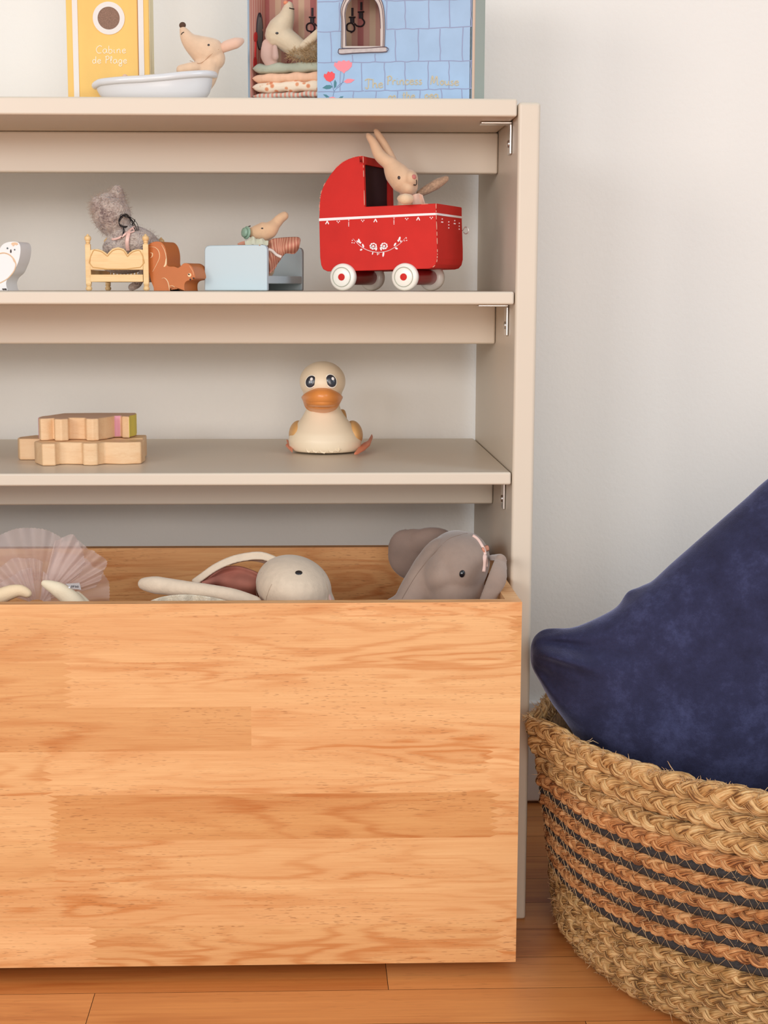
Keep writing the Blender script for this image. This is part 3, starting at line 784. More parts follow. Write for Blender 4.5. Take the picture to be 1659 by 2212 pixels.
sl.obox(onz(xl, ZB)+n_*.002, d_*(W_.length-.003), n_*(SD-.004), Vector((0, 0, .0012)))
sl.build('sleeve_back', GREEN, castle)
# tray
def stripes(name, cols, nrep, rough=.7):
    m, nt, b = new_mat(name); uv = nt.nodes.new('ShaderNodeUVMap'); sp = nd(nt, 'ShaderNodeSeparateXYZ'); nt.links.new(uv.outputs[0], sp.inputs[0])
    mu = nd(nt, 'ShaderNodeMath', operation='MULTIPLY'); mu.inputs[1].default_value = nrep; nt.links.new(sp.outputs[0], mu.inputs[0])
    fr = nd(nt, 'ShaderNodeMath', operation='FRACT'); nt.links.new(mu.outputs[0], fr.inputs[0])
    r = ramp(nt, [(i/len(cols), c) for i, c in enumerate(cols)]); r.color_ramp.interpolation = 'CONSTANT'
    nt.links.new(fr.outputs[0], r.inputs[0]); nt.links.new(r.outputs[0], b.inputs['Base Color']); b.inputs['Roughness'].default_value = rough; return m
WALLP = stripes('striped_wallpaper', [srgb(168, 96, 92), srgb(190, 140, 124), srgb(200, 168, 140), srgb(190, 140, 124)], 9)
PINKP = stripes('pink_wallpaper', [srgb(212, 140, 128), srgb(226, 178, 160)], 7)
tl = onz(xt, ZB); TW = (onz(xr, 0) - onz(xt, 0)).length - .004; tf = n_*.003; TD = SD-.008
tr = MB(); bk = tl + n_*(TD); hgt = ZTOP-ZB-.006
tr.grid(lambda u, v: bk + d_*(TW*u) + Vector((0, 0, .001+hgt*v)), 1, 1)
tr.build('tray_back', WALLP, castle)
tr = MB(); tr.grid(lambda u, v: tl + d_*.0022 + n_*(TD*(1-u)) + Vector((0, 0, .001+hgt*v)), 1, 1); tr.build('tray_lining', PINKP, castle)
tr = MB(); tr.obox(tl, d_*.002, n_*TD, Vector((0, 0, hgt))); tr.obox(tl + n_*(TD+.0004), d_*TW, n_*.0015, Vector((0, 0, hgt)))
tr.obox(tl, d_*TW, n_*TD, Vector((0, 0, .0012)) ); tr.build('tray_wall', simple('slate_card', srgb(150, 168, 184), .6), castle)
# painted brick joints
bl = MB(); rj = random.Random(4)
def jline(p, q, r=.00045):
    n = max(3, int(math.hypot(q[0]-p[0], q[1]-p[1])/28)); pts = []
    for i in range(n+1):
        t = i/n; pts.append((lerp(p[0], q[0], t) + rj.uniform(-2.2, 2.2), lerp(p[1], q[1], t) + rj.uniform(-2.2, 2.2)))
    bl.tube(catmull([F2(x, y, -.0001) for x, y in pts], 3), r, 6, flat=(1, .35), nrm=[n_]*(n*3+1))
for seg in [((455, 12), (600, 4)), ((455, 168), (580, 165)), ((815, 155), (1040, 150)), ((1040, 150), (1268, 140)), ((455, 330), (640, 328)), ((640, 328), (1268, 320)), ((455, 484), (700, 480)), ((700, 480), (1268, 466)), ((805, 5), (1268, -4))]: jline(*seg)
for x, a, b_ in [(570, 10, 165), (820, 2, 153), (915, 0, 150), (1040, -4, 150), (1150, -5, 142), (1265, -6, 140), (523, 168, 328), (863, 158, 324), (986, 152, 324), (1098, 150, 322), (1220, 142, 320), (636, 288, 328), (757, 284, 326),
                 (576, 330, 480), (684, 328, 480), (806, 326, 478), (913, 324, 474), (1037, 322, 470), (1147, 320, 468), (1262, 318, 466), (643, 482, 522), (763, 480, 522), (876, 476, 522), (995, 472, 522), (1105, 470, 522), (1215, 468, 522)]:
    jline((x, a), (x + rj.uniform(-4, 4), b_), .0005)
bl.build('brick_joint', simple('ink_lilac', srgb(150, 158, 188), .7), castle)
wf = MB(); fr_o = [(578, 252), (580, 120), (576, 50), (590, 5), (615, -30), (655, -48), (694, -52), (734, -46), (772, -25), (795, 15), (805, 70), (808, 150), (806, 250)]
holed(wf, [F2(*p, -.0012) for p in fr_o + [(790, 250), (700, 252), (600, 252)]], [F2(*p, -.0012) for p in arch], n_*.0014)
wf.build('window_frame', simple('stone_card', srgb(206, 192, 184), .7), castle, fix=True)
wl = MB()
for pts in (fr_o, [(x + (7 if x < 690 else -7), y + 8) for x, y in fr_o], arch[:-1]):
    wl.tube(catmull([F2(*p, -.0014) for p in pts], 4), .00032, 5)
sill = [(566, 258), (640, 255), (730, 252), (815, 248), (817, 272), (730, 276), (640, 280), (568, 284)]
wl.tube(catmull([F2(*p, -.0024) for p in sill + sill[:1]], 3), .0004, 5); wl.build('window_outline', simple('ink_plum', srgb(92, 66, 72), .7), castle)
poly_on(MB(), sill, lambda x, y: F2(x, y, -.0022), n_*.0022).build('window_sill', simple('stone_card_sill', srgb(196, 184, 180), .7, var=.1, vscale=300), castle, fix=True)
# painted chandeliers on the rear wall
def BK(x, y): return PP(*c2(x, y), bk, n_) - n_*.0006
CHM = simple('ink_dark', srgb(50, 38, 44), .7)
for ox in (0, -211):
    ch = MB()
    def stroke(pts, r, f=BK): ch.tube(catmull([f(*p) for p in pts], 5), r, 6, flat=(1, .4))
    stroke([(640+ox, 168), (612+ox, 160), (610+ox, 132), (632+ox, 122), (648+ox, 138), (648+ox, 160), (630+ox, 172)], .0020)
    stroke([(650+ox, 125), (665+ox, 138), (690+ox, 138), (702+ox, 118), (690+ox, 98)], .0020)
    stroke([(638+ox, 122), (638+ox, 95)], .0024); stroke([(622+ox, 92), (654+ox, 92)], .0020)
    stroke([(684+ox, 98), (684+ox, 68)], .0024); stroke([(668+ox, 65), (700+ox, 63)], .0020)
    stroke([(638+ox, 85), (638+ox, 42)], .0012); stroke([(685+ox, 55), (685+ox, 12)], .0012)
    ch.build('painted_chandelier', CHM, castle)
# painted mirror on the lining
LP = tl + d_*.0026
def LW(x, y): return PP(*c2(x, y), LP, d_)
mm = MB(); poly_on(mm, ellpts(148, 165, 14, 92), LW, d_*.0004); mm.build('painted_mirror', simple('mirror_grey', srgb(120, 124, 124), .5), castle)
mm = MB(); mm.tube(catmull([LW(*p) for p in ellpts(148, 165, 15, 95)], 2, True), .0008, 5); mm.tube([LW(148, 68), LW(148, 90)], .0014, 5)
mm.build('mirror_frame', simple('ink_frame', srgb(48, 38, 44), .6), castle)
mm = MB(); poly_on(mm, ellpts(127, 195, 9, 26), LW, d_*.0006); mm.tube([LW(127, 220), LW(125, 290), LW(128, 355)], .0012, 5); poly_on(mm, ellpts(124, 330, 9, 30), LW, d_*.0006); mm.build('painted_rose', simple('ink_red', srgb(206, 52, 50), .6), castle)
# flowers and lettering
f_ = lambda x, y: F2(x, y, -.0001)
q = MB(); poly_on(q, [(540, 345), (545, 328), (556, 334), (565, 320), (580, 324), (592, 317), (606, 324), (620, 318), (626, 328), (636, 330), (634, 350), (618, 368), (600, 378), (594, 388), (583, 378), (560, 368)], f_, -n_*.0003)
poly_on(q, [(592, 430), (610, 416), (630, 416), (650, 420), (630, 436), (606, 439)], f_, -n_*.0003); poly_on(q, [(515, 514), (535, 510), (552, 517), (548, 523), (518, 523)], f_, -n_*.0003)
q.build('pink_flower', simple('ink_pink', srgb(250, 140, 150), .6), castle, fix=True)
q = MB(); poly_on(q, [(486, 402), (490, 388), (500, 392), (510, 376), (520, 382), (530, 376), (536, 384), (545, 388), (544, 410), (534, 424), (518, 432), (500, 424)], f_, -n_*.0003); q.build('red_flower', simple('ink_coral', srgb(240, 80, 84), .6), castle, fix=True)
q = MB()
for pl in ([(480, 463), (500, 449), (520, 448), (534, 456), (520, 468), (500, 470)], [(546, 420), (554, 435), (552, 455), (542, 467), (540, 448), (541, 432)], [(483, 497), (500, 499), (517, 512), (500, 514)], [(566, 516), (575, 509), (590, 507), (582, 519)]):
    poly_on(q, pl, f_, -n_*.0003)
q.build('painted_leaf', simple('ink_teal', srgb(72, 128, 140), .6), castle, fix=True)
q = MB()
for pts in ([(594, 386), (590, 420), (575, 450), (545, 475), (535, 510)], [(522, 430), (532, 455), (540, 480)], [(592, 432), (570, 445), (552, 462)]): q.tube(catmull([f_(*p) for p in pts], 4), .0003, 5)
q.build('painted_stem', simple('ink_stem', srgb(120, 140, 170), .6), castle)
q = MB()
def wr2(cx, cy, sz, slope): return lambda u, v: F2(cx + u*sz, cy - v*sz - (u*sz)*slope, -.0001)
write(q, 'The', wr2(704, 464, 46, .02), 1, .00062, gap=.02)
write(q, 'Princess', wr2(818, 447, 44, .012), 1, .00062, gap=.0)
write(q, 'Mouse', wr2(1048, 446, 44, -.03), 1, .00062, gap=.02)
write(q, 'on', wr2(826, 524, 36, .01), 1, .00062, gap=.02); write(q, 'the', wr2(902, 522, 38, .01), 1, .00062, gap=.02); write(q, 'pea', wr2(1018, 518, 38, .01), 1, .00062, gap=.02)
q.build('gold_lettering', simple('ink_gold', srgb(206, 190, 158), .5), castle)
# mattresses
def mattress(y0, y1, x0, mat, name_lab, seed):
    pl = F2(x0, (y0+y1)/2, .007); zt_ = F2(x0+60, y0, .007).z; zb_ = F2(x0+60, y1, .007).z; wd = .150
    hh = (zt_-zb_)/2; o_ = onz(pl, 0)
    def fn(u, v):
        a = 2*PI*v; ca, sa = math.cos(a), math.sin(a)
        dd = TD-.012; yy = dd/2 - dd/2*abs(ca)**.5*(1 if ca > 0 else -1); 
        ep = min(1, (u*wd/.006))**.5 if u < .5 else min(1, (1-u)*wd/.006)**.5
        zz = hh*abs(sa)**.6*(1 if sa > 0 else -1)*ep*(1 + .10*math.sin(u*38+seed))
        return o_ + d_*(wd*u) + n_*yy + Vector((0, 0, (zt_+zb_)/2 + zz + .0012*mnoise.noise(Vector((u*14, seed, 0)))))
    q = MB().grid(fn, 90, 24); o = q.build('doll_mattress', mat, smooth=True, fix=True)
    return tag(o, name_lab, 'mattress', 'stacked doll mattresses')
SAGE = simple('sage_cloth', srgb(178, 180, 160), .9, var=.12, vscale=55, bump=.3, bscale=500)
PEACH = simple('peach_cloth', srgb(238, 190, 158), .9, var=.05, vscale=200, bump=.8, bscale=120, bdist=.0015, stretch=(1, 1, .2))
m, nt, b = new_mat('floral_cloth'); vo = nd(nt, 'ShaderNodeTexVoronoi', i_Scale=150.0); nt.links.new(coords(nt), vo.inputs['Vector'])
rf = ramp(nt, [(0, srgb(214, 120, 84)), (.28, srgb(226, 160, 120)), (.4, srgb(240, 220, 196)), (1, srgb(238, 220, 198))]); nt.links.new(vo.outputs['Distance'], rf.inputs[0]); nt.links.new(rf.outputs[0], b.inputs['Base Color']); b.inputs['Roughness'].default_value = .9; FLORAL = m
TICK = stripes('ticking_cloth', [srgb(206, 200, 186), srgb(220, 150, 130)], 32)
mattress(331, 388, 110, SAGE, 'sage green doll mattress, topmost of the stack under the lying mouse', 1)
mattress(384, 438, 108, PEACH, 'peach pleated doll mattress, second from the top of the stack', 2)
mattress(428, 488, 108, FLORAL, 'cream floral doll mattress, third from the top of the stack', 3)
mattress(487, 522, 110, TICK, 'striped doll mattress at the bottom of the stack', 4)
# mouse lying in the castle box
FELT2 = simple('beige_felt', srgb(214, 196, 168), .9, var=.06, vscale=90, bump=.25, bscale=900, bdist=.0005, sheen=.35)
def dq(x, dep): # depth (world Y) of a crop2 column at dep behind the front plane
    return F2(x, 200, dep).y
mo = thing('plush_mouse', 'cream plush mouse lying on the mattresses inside the blue castle box', 'plush toy', F2(300, 320, .02))
mb = MB(); D1 = .022
limb(mb, [(*c2(303, 32), dq(303, D1)), (*c2(290, 90), dq(290, D1)), (*c2(262, 145), dq(262, D1)), (*c2(245, 185), dq(240, D1))], [x/2.44 for x in (24, 42, 64, 68)], 18)
limb(mb, [(*c2(260, 190), dq(260, D1)), (*c2(310, 225), dq(310, D1)), (*c2(370, 262), dq(370, D1)), (*c2(460, 270), dq(460, D1))], [x/2.44 for x in (62, 56, 48, 44)], 16)
limb(mb, [(*c2(370, 250), dq(370, D1-.012)), (*c2(410, 215), dq(410, D1-.012)), (*c2(460, 175), dq(460, D1-.012))], [x/2.44 for x in (20, 22, 24)], 12)
sf = surf(organic('body', mb, FELT2, mo, .0011, 5), c2)
mb = MB(); limb(mb, [(*c2(190, 235), dq(190, .016)), (*c2(195, 290), dq(195, .013)), (*c2(212, 335), dq(212, .012))], [x/2.44 for x in (30, 42, 34)], 14, flat=(1, .5))
limb(mb, [(*c2(228, 250), dq(228, .012)), (*c2(230, 300), dq(230, .010))], [x/2.44 for x in (14, 20)], 10)
organic('ear', mb, simple('rose_felt', srgb(206, 170, 156), .9, sheen=.3, bump=.2, bscale=900), mo, .001, 4)
mb = MB(); blob(mb, *c2(287, 14), dq(287, D1-.002), 5.5, 4.5, .003); mb.build('nose', simple('peach_nose', srgb(232, 150, 116), .9), mo, smooth=True)
mb = sewn(MB(), sf, 240, 175, (.0017, .0012, .0009)); mb.build('eye', BLACKEYE, mo, smooth=True)
mb = MB(); curve_on(mb, [(304, 42), (318, 46), (330, 48)], lambda x, y: sf(x, y, .0001), .0006); mb.build('mouth', DARK, mo)
fuzz('fur_trim', [(P(*c2(390, 290), dq(390, D1)-.01), (.018, .008, .006), Matrix.Identity(3)), (P(*c2(435, 280), dq(435, D1)-.01), (.012, .008, .010), Matrix.Identity(3))], 900, .006, .00018, simple('fur_tan', srgb(196, 164, 122), .9), mo)
#PART4
# ------------------------------------------------------------------ middle shelf: owl
ZS = Z2 + .0004
def pl(c, O, n): return lambda x, y: PP(*c(x, y), O, n)
def zclamp(pts, z): return [Vector((p.x, p.y, z if p.z < z + .0015 else p.z)) for p in pts]
def cutout(name, mat, parent, outl, f, ext, zb, bevel=.0022, n=4, sharp=()):
    pts = zclamp(catmull([f(*p) for p in outl], n, True), zb)
    clean = [pts[0]]
    for p in pts[1:]:
        if (p-clean[-1]).length > 4e-4: clean.append(p)
    return MB().prism(clean, ext).build(name, mat, parent, fix=True, bevel=bevel, seg=3)
d_, n_, O_ = frame(14, P(30, 600, .05)); fO = pl(c3, O_, n_); fOf = pl(c3, O_-n_*.0006, n_)
owl = thing('wooden_owl', 'white wooden owl cutout at the left edge of the middle shelf', 'toy', Vector((O_.x, O_.y, ZS)))
OWLW = simple('owl_white_paint', srgb(240, 238, 236), .45)
cutout('body', OWLW, owl, [(60, 516), (110, 512), (143, 520), (158, 550), (158, 600), (146, 660), (126, 710), (104, 755), (66, 790), (48, 830), (52, 870), (62, 912), (-35, 912), (-50, 870), (-90, 820), (-108, 740), (-80, 660), (-30, 610), (-5, 570), (20, 535)], fO, n_*.026, ZS, bevel=.003)
TANP = simple('tan_paint', srgb(232, 196, 160), .6)
mb = MB(); poly_on(mb, [(88, 528), (98, 519), (118, 517), (136, 522), (142, 534), (128, 540), (116, 536), (104, 548), (96, 540)], fO, -n_*.0005); mb.build('painted_cap', TANP, owl, fix=True)
mb = MB(); curve_on(mb, [(-20, 610), (30, 600), (75, 615), (110, 650), (126, 690)], fO, .0007); curve_on(mb, [(125, 690), (110, 740), (60, 800), (0, 835)], fO, .0006); curve_on(mb, [(95, 630), (112, 668), (124, 672)], fO, .0005); mb.build('painted_wing_line', TANP, owl)
mb = MB()
for x, y, a, b_ in ((59, 564, 6, 7), (115, 575, 5, 6)): poly_on(mb, ellpts(x, y, a, b_), fO, -n_*.0006)
mb.build('painted_eye', simple('slate_paint', srgb(84, 96, 100), .5), owl, fix=True)
mb = MB(); poly_on(mb, [(82, 575), (88, 572), (91, 590), (87, 602), (80, 594)], fO, -n_*.0006); mb.build('painted_beak', DARK, owl, fix=True)
mb = MB()
for x in (24, 36, 46): curve_on(mb, [(x-3, 886), (x, 880), (x+4, 890)], fO, .0006)
mb.build('painted_foot', DARK, owl)

# ------------------------------------------------------------------ doll bed with turned posts
PINE = wood('pine_toy', srgb(244, 214, 160), srgb(222, 176, 114), xs=(8, 60, 60), contour=3, rough=.45, pores=.1, cstrength=.25)
d_, n_, O_ = frame(3, P(252, 600, .035)); fB = pl(c3, O_, n_); BL = .105
bed = thing('doll_bed', 'small pine doll bed with turned posts and a scalloped headboard on the middle shelf', 'doll bed', Vector((O_.x, O_.y, ZS)))
kx = SC(.035)/3.6065
def post(c, base, k=1.0):
    H = fB(687, 452).z - ZS
    mb = MB(); r = 25*kx
    pr_ = [(.62*r, 0), (.95*r, .02), (1.0*r, .045), (.8*r, .065), (.62*r, .08), (.95*r, .095), (.80*r, .115)]
    mb.lathe(c, (0, 0, 1), [(a, b_*H) for a, b_ in pr_], 20)
    mb.box((c.x-.80*r, c.y-.80*r, ZS+.115*H), (c.x+.80*r, c.y+.80*r, ZS+.82*H))
    mb.lathe(c, (0, 0, 1), [(.80*r, .82*H), (.5*r, .84*H), (.85*r, .855*H), (.62*r, .872*H), (.95*r, .895*H), (1.05*r, .925*H), (.9*r, .955*H), (.42*r, .972*H), (.38*r, .982*H), (.2*r, .998*H)], 20)
    return mb.build('post', PINE, bed, smooth=False, bevel=.0004)
pL, pR = fB(689, 700), fB(1138, 700); pL.z = pR.z = ZS
for base in (pL, pR, pL + n_*BL, pR + n_*BL): post(base, 0)
scal = [(706, 578), (730, 572), (765, 569), (800, 580), (826, 598), (840, 610), (852, 592), (880, 566), (925, 555), (968, 568), (990, 596), (998, 612), (1012, 596), (1040, 577), (1080, 570), (1118, 576), (1118, 732), (706, 732)]
for dep in (0, BL):
    MB().prism([fB(*p) + n_*(dep-.003) for p in scal], n_*.005).build('headboard', PINE, bed, fix=True, bevel=.0007)
    MB().obox(fB(706, 826) + n_*(dep-.003), fB(1118, 826)-fB(706, 826), n_*.005, Vector((0, 0, fB(706, 768).z-fB(706, 826).z))).build('end_rail', PINE, bed, bevel=.0007)
mb = MB(); ins = [(728, 590), (765, 583), (800, 594), (828, 616), (842, 625), (858, 606), (885, 582), (925, 571), (965, 582), (985, 608), (998, 628), (1016, 608), (1045, 590), (1098, 588), (1098, 712), (728, 712)]
mb.tube(catmull([fB(*p) - n_*.0031 for p in ins], 3, True) + [fB(*ins[0]) - n_*.0031], .0005, 5); mb.build('carved_line', simple('pine_shadow', srgb(214, 170, 108), .6), bed)
for k, xx in enumerate(np.linspace(725, 1100, 14)):
    a = fB(xx, 770) + n_*BL; a2 = fB(xx, 728) + n_*BL
    MB().tube([a, a2], .0011, 8).build('spindle', PINE, bed, smooth=True)
for p in (pL, pR):
    z0 = fB(700, 826).z; MB().obox(Vector((p.x-.002, p.y, z0)), Vector((.004, 0, 0)), n_*BL, Vector((0, 0, .012))).build('side_rail', PINE, bed, bevel=.0006)
MB().obox(Vector((pL.x, pL.y+.044, fB(700, 815).z)), Vector((pR.x-pL.x, pR.y-pL.y, 0)), n_*(BL-.044), Vector((0, 0, .003))).build('slat_base', PINE, bed)

# ------------------------------------------------------------------ knitted doll on the bed
m, nt, b = new_mat('mauve_knit'); KNIT = m; b.inputs['Roughness'].default_value = .95; b.inputs['Sheen Weight'].default_value = .5
v_ = coords(nt, (260, 260, 330)); wv = nd(nt, 'ShaderNodeTexNoise', i_Scale=1.0, i_Detail=2.0, i_Distortion=1.2); nt.links.new(v_, wv.inputs['Vector'])
n2 = nd(nt, 'ShaderNodeTexNoise', i_Scale=60.0, i_Detail=2.0); nt.links.new(coords(nt), n2.inputs['Vector'])
ad = nd(nt, 'ShaderNodeMath', operation='ADD'); nt.links.new(wv.outputs['Fac'], ad.inputs[0]); nt.links.new(n2.outputs['Fac'], ad.inputs[1])
r = ramp(nt, [(.36, srgb(120, 100, 96)), (.47, srgb(184, 164, 154)), (.62, srgb(214, 198, 184))])
hf = nd(nt, 'ShaderNodeMath', operation='MULTIPLY'); hf.inputs[1].default_value = .5; nt.links.new(ad.outputs[0], hf.inputs[0]); nt.links.new(hf.outputs[0], r.inputs[0]); nt.links.new(r.outputs[0], b.inputs['Base Color'])
bp = nd(nt, 'ShaderNodeBump', i_Strength=1.0, i_Distance=.003); nt.links.new(wv.outputs['Fac'], bp.inputs['Height']); nt.links.new(bp.outputs[0], b.inputs['Normal'])
KY = .085
kd = thing('knitted_doll', 'fuzzy mauve-grey knitted doll with a pink ribbon slumped on the pine doll bed', 'doll', PC(c3, 950, 730, KY))
mb = MB()
blob(mb, *c3(868, 300), KY, 40, 46, .026, 18); blob(mb, *c3(900, 190), KY, 20, 26, .014, -14); blob(mb, *c3(770, 250), KY-.006, 17, 25, .016, 10); blob(mb, *c3(935, 350), KY, 22, 28, .018, 0)
blob(mb, *c3(915, 118), KY, 12, 13, .008)
blob(mb, *c3(1040, 510), KY, 56, 33, .026, -12); blob(mb, *c3(925, 560), KY-.004, 34, 24, .022); blob(mb, *c3(1150, 560), KY, 30, 26, .022)
blob(mb, *c3(960, 690), KY, 50, 20, .022)
sf = surf(organic('body', mb, KNIT, kd, .0014, 4), c3)
mb = MB(); limb(mb, [(*c3(1110, 750), KY-.018), (*c3(1075, 835), KY-.021), (*c3(1025, 868), KY-.022)], [8, 9, 8], 12); organic('leg', mb, KNIT, kd, .0012, 3)
I3 = Matrix.Identity(3)
def bb(x, y, rx, rz, ry, dg=0, Yo=0): return (PC(c3, x, y, KY+Yo), (rx*SC(KY), ry, rz*SC(KY)), rotimg(dg))
fuzz('mohair_fuzz', [bb(868, 300, 40, 46, .026, 18), bb(900, 190, 20, 26, .014, -14), bb(770, 250, 17, 25, .016, 10, -.006), bb(1040, 510, 56, 33, .026, -12), bb(868, 300, 40, 46, .026, 18), bb(1150, 560, 30, 26, .022)], 3000, .0048, .00009, simple('mohair', srgb(190, 168, 152), .95), kd, 3)
BLK = simple('black_yarn', (.012, .010, .012, 1), .8)
mb = MB(); rb = random.Random(9)
for i in range(6):
    o1, o2 = rb.uniform(-16, 16), rb.uniform(-22, 22)
    curve_on(mb, [(928+o1*.3, 352+o2), (945, 318+o2), (985, 312+o1), (1025, 345+o2), (1055+o1, 390+o2), (1068+o1, 425)], lambda x, y: sf(x, y, .002 + .0006*i), .00032, 5, 5)
for i in range(4):
    o1 = rb.uniform(-10, 10)
    curve_on(mb, [(925, 350+o1), (935, 385+o1), (975, 398+o1), (1030, 380), (1052, 345+o1)], lambda x, y: sf(x, y, .0025), .00032, 5, 5)
curve_on(mb, [(950, 385), (968, 430), (942, 482)], lambda x, y: sf(x, y, .0025), .0004, 5, 5); curve_on(mb, [(960, 395), (960, 440), (950, 470)], lambda x, y: sf(x, y, .0025), .0004, 5, 5)
mb.build('yarn_whisker', BLK, kd)
RIB = simple('pink_satin', srgb(244, 200, 186), .35, sheen=.3)
def ribbon(mb, pts, f, wpx, nrm=Vector((0, -1, 0)), th_=.0003, n=5):
    c = catmull([f(*p) for p in pts], n); mb.tube(c, wpx*SC(.05)/2, 6, flat=(1, th_/(wpx*SC(.05)/2)), nrm=[nrm]*len(c)); return mb
mb = MB(); ribbon(mb, [(1008, 430), (994, 480), (990, 530), (998, 585)], lambda x, y: sf(x, y, .002), 9); ribbon(mb, [(870, 492), (905, 490), (960, 465), (1025, 412), (1050, 395)], lambda x, y: sf(x, y, .002), 5)
ribbon(mb, [(1005, 440), (1030, 405), (1045, 430), (1010, 440)], lambda x, y: sf(x, y, .003), 3); mb.build('ribbon', RIB, kd, smooth=True)

# ------------------------------------------------------------------ squirrel
d_, n_, O_ = frame(22, P(365, 600, .03)); fS = pl(c3, O_, n_)
sq = thing('wooden_squirrel', 'russet painted wooden squirrel cutout between the pine doll bed and the blue bed', 'toy', Vector((O_.x, O_.y, ZS)))
RUS = simple('russet_paint', srgb(196, 112, 56), .42, var=.05, vscale=30)
sqo = [(1148, 575), (1160, 535), (1190, 516), (1232, 511), (1262, 522), (1286, 560), (1298, 620), (1300, 690), (1322, 706), (1355, 706), (1385, 716), (1405, 705), (1430, 682), (1460, 682), (1492, 705), (1512, 750), (1520, 792), (1500, 808), (1458, 818), (1438, 840), (1436, 880), (1442, 912), (1388, 912), (1368, 872), (1345, 862), (1326, 880), (1322, 912), (1208, 912), (1196, 870), (1176, 815), (1160, 740), (1150, 650)]
cutout('body', RUS, sq, sqo, fS, n_*.030, ZS, bevel=.0022)
LINE = simple('cream_line_paint', srgb(246, 216, 172), .6)
fSf = pl(c3, O_-n_*.0002, n_)
mb = MB()
def tline(mb, pts, f, r, n=6):
    c = catmull([f(*p) for p in pts], n); mb.tube(c, taper(len(c), r), 6, flat=(1, .4))
tline(mb, [(1160, 553), (1205, 556), (1236, 585), (1243, 635), (1220, 690), (1188, 748)], fSf, .0009)
tline(mb, [(1170, 598), (1188, 604), (1186, 628), (1170, 640)], fSf, .0013)
tline(mb, [(1258, 535), (1284, 585), (1296, 640), (1298, 690)], fSf, .0008); tline(mb, [(1296, 640), (1290, 690), (1276, 708)], fSf, .0009)
tline(mb, [(1258, 800), (1285, 797), (1308, 825), (1318, 868), (1320, 890)], fSf, .0010); tline(mb, [(1318, 862), (1340, 856), (1362, 866)], fSf, .0009)
tline(mb, [(1475, 700), (1500, 740), (1510, 775)], fSf, .0004)
mb.build('painted_line', LINE, sq)
mb = MB(); poly_on(mb, ellpts(1478, 772, 14, 15), fS, -n_*.0006); mb.build('painted_eye', LINE, sq, fix=True)
mb = MB(); poly_on(mb, ellpts(1472, 767, 6, 6), pl(c3, O_-n_*.0006, n_), -n_*.0003); poly_on(mb, ellpts(1484, 807, 6, 7), fS, -n_*.0006); poly_on(mb, ellpts(1509, 797, 7, 6, deg=-20), fS, -n_*.0006); mb.build('painted_pupil', DARK, sq, fix=True)

# ------------------------------------------------------------------ light blue toy bed
d_, n_, O_ = frame(18, P(577, 600, .022)); fA = pl(c4, O_, n_)
PBL = simple('pale_blue_paint', srgb(190, 208, 214), .4)
bb_ = thing('toy_bed', 'pale blue wooden toy bed with high rounded ends on the middle shelf', 'doll bed', Vector((O_.x, O_.y, ZS)))
BLn = .112
Ao = [(228, 700), (228, 610), (236, 578), (262, 558), (300, 553), (600, 549), (920, 545), (950, 550), (970, 570), (978, 605), (978, 700), (978, 1110), (228, 1110)]
ptsA = zclamp([fA(*p) for p in Ao], ZS)
for p in ptsA[-2:]: p.z = ZS
MB().prism(ptsA, n_*.0062).build('headboard', PBL, bb_, fix=True, bevel=.0014)
dz = 0.0
MB().prism([p + n_*(BLn) for p in ptsA], n_*.0065).build('footboard', PBL, bb_, fix=True, bevel=.0014)
zr1, zr0 = fA(1000, 915).z, fA(1000, 1010).z; bR = ptsA[-3]; bR = Vector((bR.x, bR.y, 0)); Lf = Vector((ptsA[0].x, ptsA[0].y, 0))
MB().obox(bR + n_*.0062 - d_*.006 + Vector((0, 0, zr0)), d_*.0055, n_*(BLn-.0062), Vector((0, 0, zr1-zr0))).build('side_rail', PBL, bb_, bevel=.0008)
MB().obox(Lf + n_*.0062 + d_*.0005 + Vector((0, 0, zr0)), d_*.0055, n_*(BLn-.0062), Vector((0, 0, zr1-zr0))).build('side_rail', PBL, bb_, bevel=.0008)
MB().obox(Lf + n_*.0062 + d_*.006 + Vector((0, 0, zr0+.001)), d_*((bR-Lf).length-.012), n_*(BLn-.0062), Vector((0, 0, .003))).build('bed_base', PBL, bb_)
mb = MB(); poly_on(mb, ellpts(890, 551, 9, 7, 10), fA, -n_*.0003); mb.build('chipped_paint', simple('chip_wood', srgb(176, 140, 116), .7), bb_, fix=True)

# mouse with pacifier
NY = .075
FELT3 = simple('tan_felt', srgb(222, 184, 146), .9, var=.06, vscale=90, bump=.25, bscale=900, bdist=.0005, sheen=.35)
mp_ = thing('plush_mouse', 'tan plush mouse with a green pacifier and striped dress in the pale blue bed', 'plush toy', PC(c4, 900, 900, NY))
mb = MB(); limb(mb, [(*c4(790, 400), NY), (*c4(850, 398), NY), (*c4(930, 392), NY), (*c4(1010, 365), NY), (*c4(1075, 300), NY+.003), (*c4(1135, 235), NY+.006), (*c4(1185, 200), NY+.008)], [x/5.53 for x in (58, 88, 116, 100, 66, 58, 52)], 20)
limb(mb, [(*c4(930, 470), NY+.004), (*c4(930, 640), NY+.004), (*c4(950, 840), NY+.01)], [x/5.53 for x in (75, 90, 120)], 14)
sf = surf(organic('body', mb, FELT3, mp_, .001, 5), c4)
PAC = simple('sage_plastic', srgb(142, 172, 150), .4)
mb = MB(); cpc = PC(c4, 742, 404, NY-.004); ax = Vector((-.80, -.58, .10)).normalized()
mb.lathe(cpc, ax, [(.0002, -.001), (.0058, -.0006), (.0070, .0006), (.0066, .0018), (.004, .0022), (.0039, .0022)], 28); 
mb.build('pacifier', PAC, mp_, smooth=True, subd=1)
